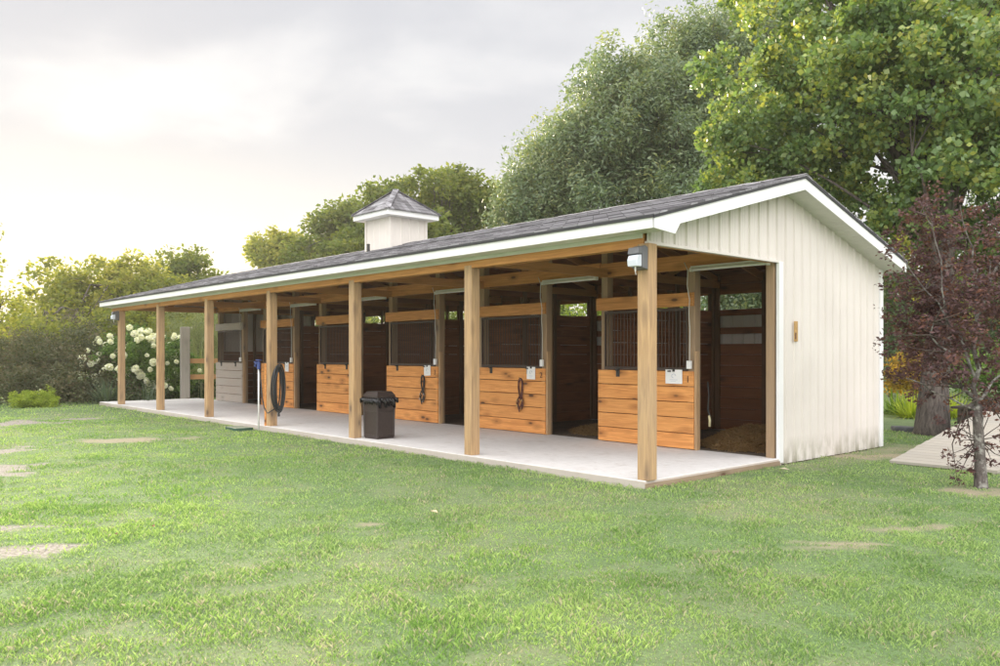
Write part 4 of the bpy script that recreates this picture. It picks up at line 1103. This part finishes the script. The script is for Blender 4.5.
# rocks and edging by the trunk
r = thing('edging_stone', 'dark flat stones edging the bed right of the barn corner', 'stones', W(905, 15.5, GZ))
mb = MB()
for i in range(1):
    pts = [(.28 * math.cos(a) * random.uniform(.8, 1.1), .2 * math.sin(a) * random.uniform(.8, 1.1)) for a in np.linspace(0, 5.7, 9)]
    mb.prism(pts, -.02, .10, 2)
mb.build('stone', plain('dark_stone', (.10, .10, .11), .8, 0, .4, 10), r, bev=.03)
r['label'] = 'dark flat stone edging the bed right of the barn corner'; r['category'] = 'stone'
# far hedge line that closes the horizon, seen between the trees
for i, (px, F, rx, rz, py, leaf, lab) in enumerate([(350, 60, 230, 26, 335, 'lf_far', 'far hedge of trees behind the left half of the stable'), (-60, 55, 180, 24, 338, 'lf_far', 'far hedge of trees at the left horizon'),
        (760, 50, 190, 34, 335, 'lf_dark', 'far hedge of trees behind the gable'), (1080, 45, 170, 40, 330, 'lf_dark', 'far hedge of trees at the right horizon')]):
    tb = G(px, F)
    cl = []
    for k in range(9):
        cl.append(E3(px + rx * (k - 4) / 4, py + random.uniform(-6, 6), F + random.uniform(-2, 2), rx / 4.5, rz * random.uniform(.8, 1.2)))
    cl = fill(cl, 260, .7, 1.4, .5)
    h = thing('hedgerow', lab, 'hedgerow', (tb[0], tb[1], GZ), 0, 'far hedgerows')
    crown_mesh('foliage', cl, 45, .42, M[leaf], h, .6, 0, (tb[0], tb[1], GZ))
    lo_ = fill([E3(px + rx * (k - 4) / 4, 352, F, rx / 4, 18) for k in range(9)], 200, .7, 1.2)
    crown_mesh('foliage', lo_, 40, .42, M[leaf], h, .6, 0, (tb[0], tb[1], GZ))
# fallen leaves on the lawn
def leaf(px, py, lab, s, c):
    F = FPX * (CAM[2] - GZ) / (py - HOR); p = W(px, F)
    mb = MB(); mb.add([(-s, 0, .045), (-.3 * s, -.5 * s, .06), (s, -.1 * s, .05), (-.2 * s, .5 * s, .062), (0, 0, .045)], [(0, 1, 4), (1, 2, 4), (2, 3, 4), (3, 0, 4)])
    o = mb.build('fallen_leaf', plain('dry_leaf', c, .7), None, loc=(p[0], p[1], GZ)); tag(o, lab, 'leaf', 'fallen leaves')
leaf(434, 517, 'pale fallen leaf on the lawn in the middle', .07, (.5, .4, .25)); leaf(153, 532, 'reddish fallen leaf on the lawn at the left', .04, (.2, .07, .03)); leaf(784, 473, 'cream fallen leaf on the lawn below the siding corner', .09, (.6, .52, .38))
leaf(116, 540, 'dark red fallen leaf on the lawn left of the others', .035, (.16, .06, .03))

# ------------------------------------------------------------------ evening air
mb = MB(); mb.box(-130, 90, -90, 130, GZ - 1.2, 22)
t = NT('haze_air'); t.t.nodes.remove(t.b)
pv = t.n('ShaderNodeVolumePrincipled'); pv.inputs['Color'].default_value = (.98, .97, .94, 1); pv.inputs['Density'].default_value = .0006; pv.inputs['Anisotropy'].default_value = .35
t.l(pv.outputs[0], t.o.inputs['Volume'])
hz = mb.build('haze', t.m); struct(hz, 'stuff'); hz['label'] = 'pale warm evening haze hanging between the far trees'; hz['category'] = 'haze'
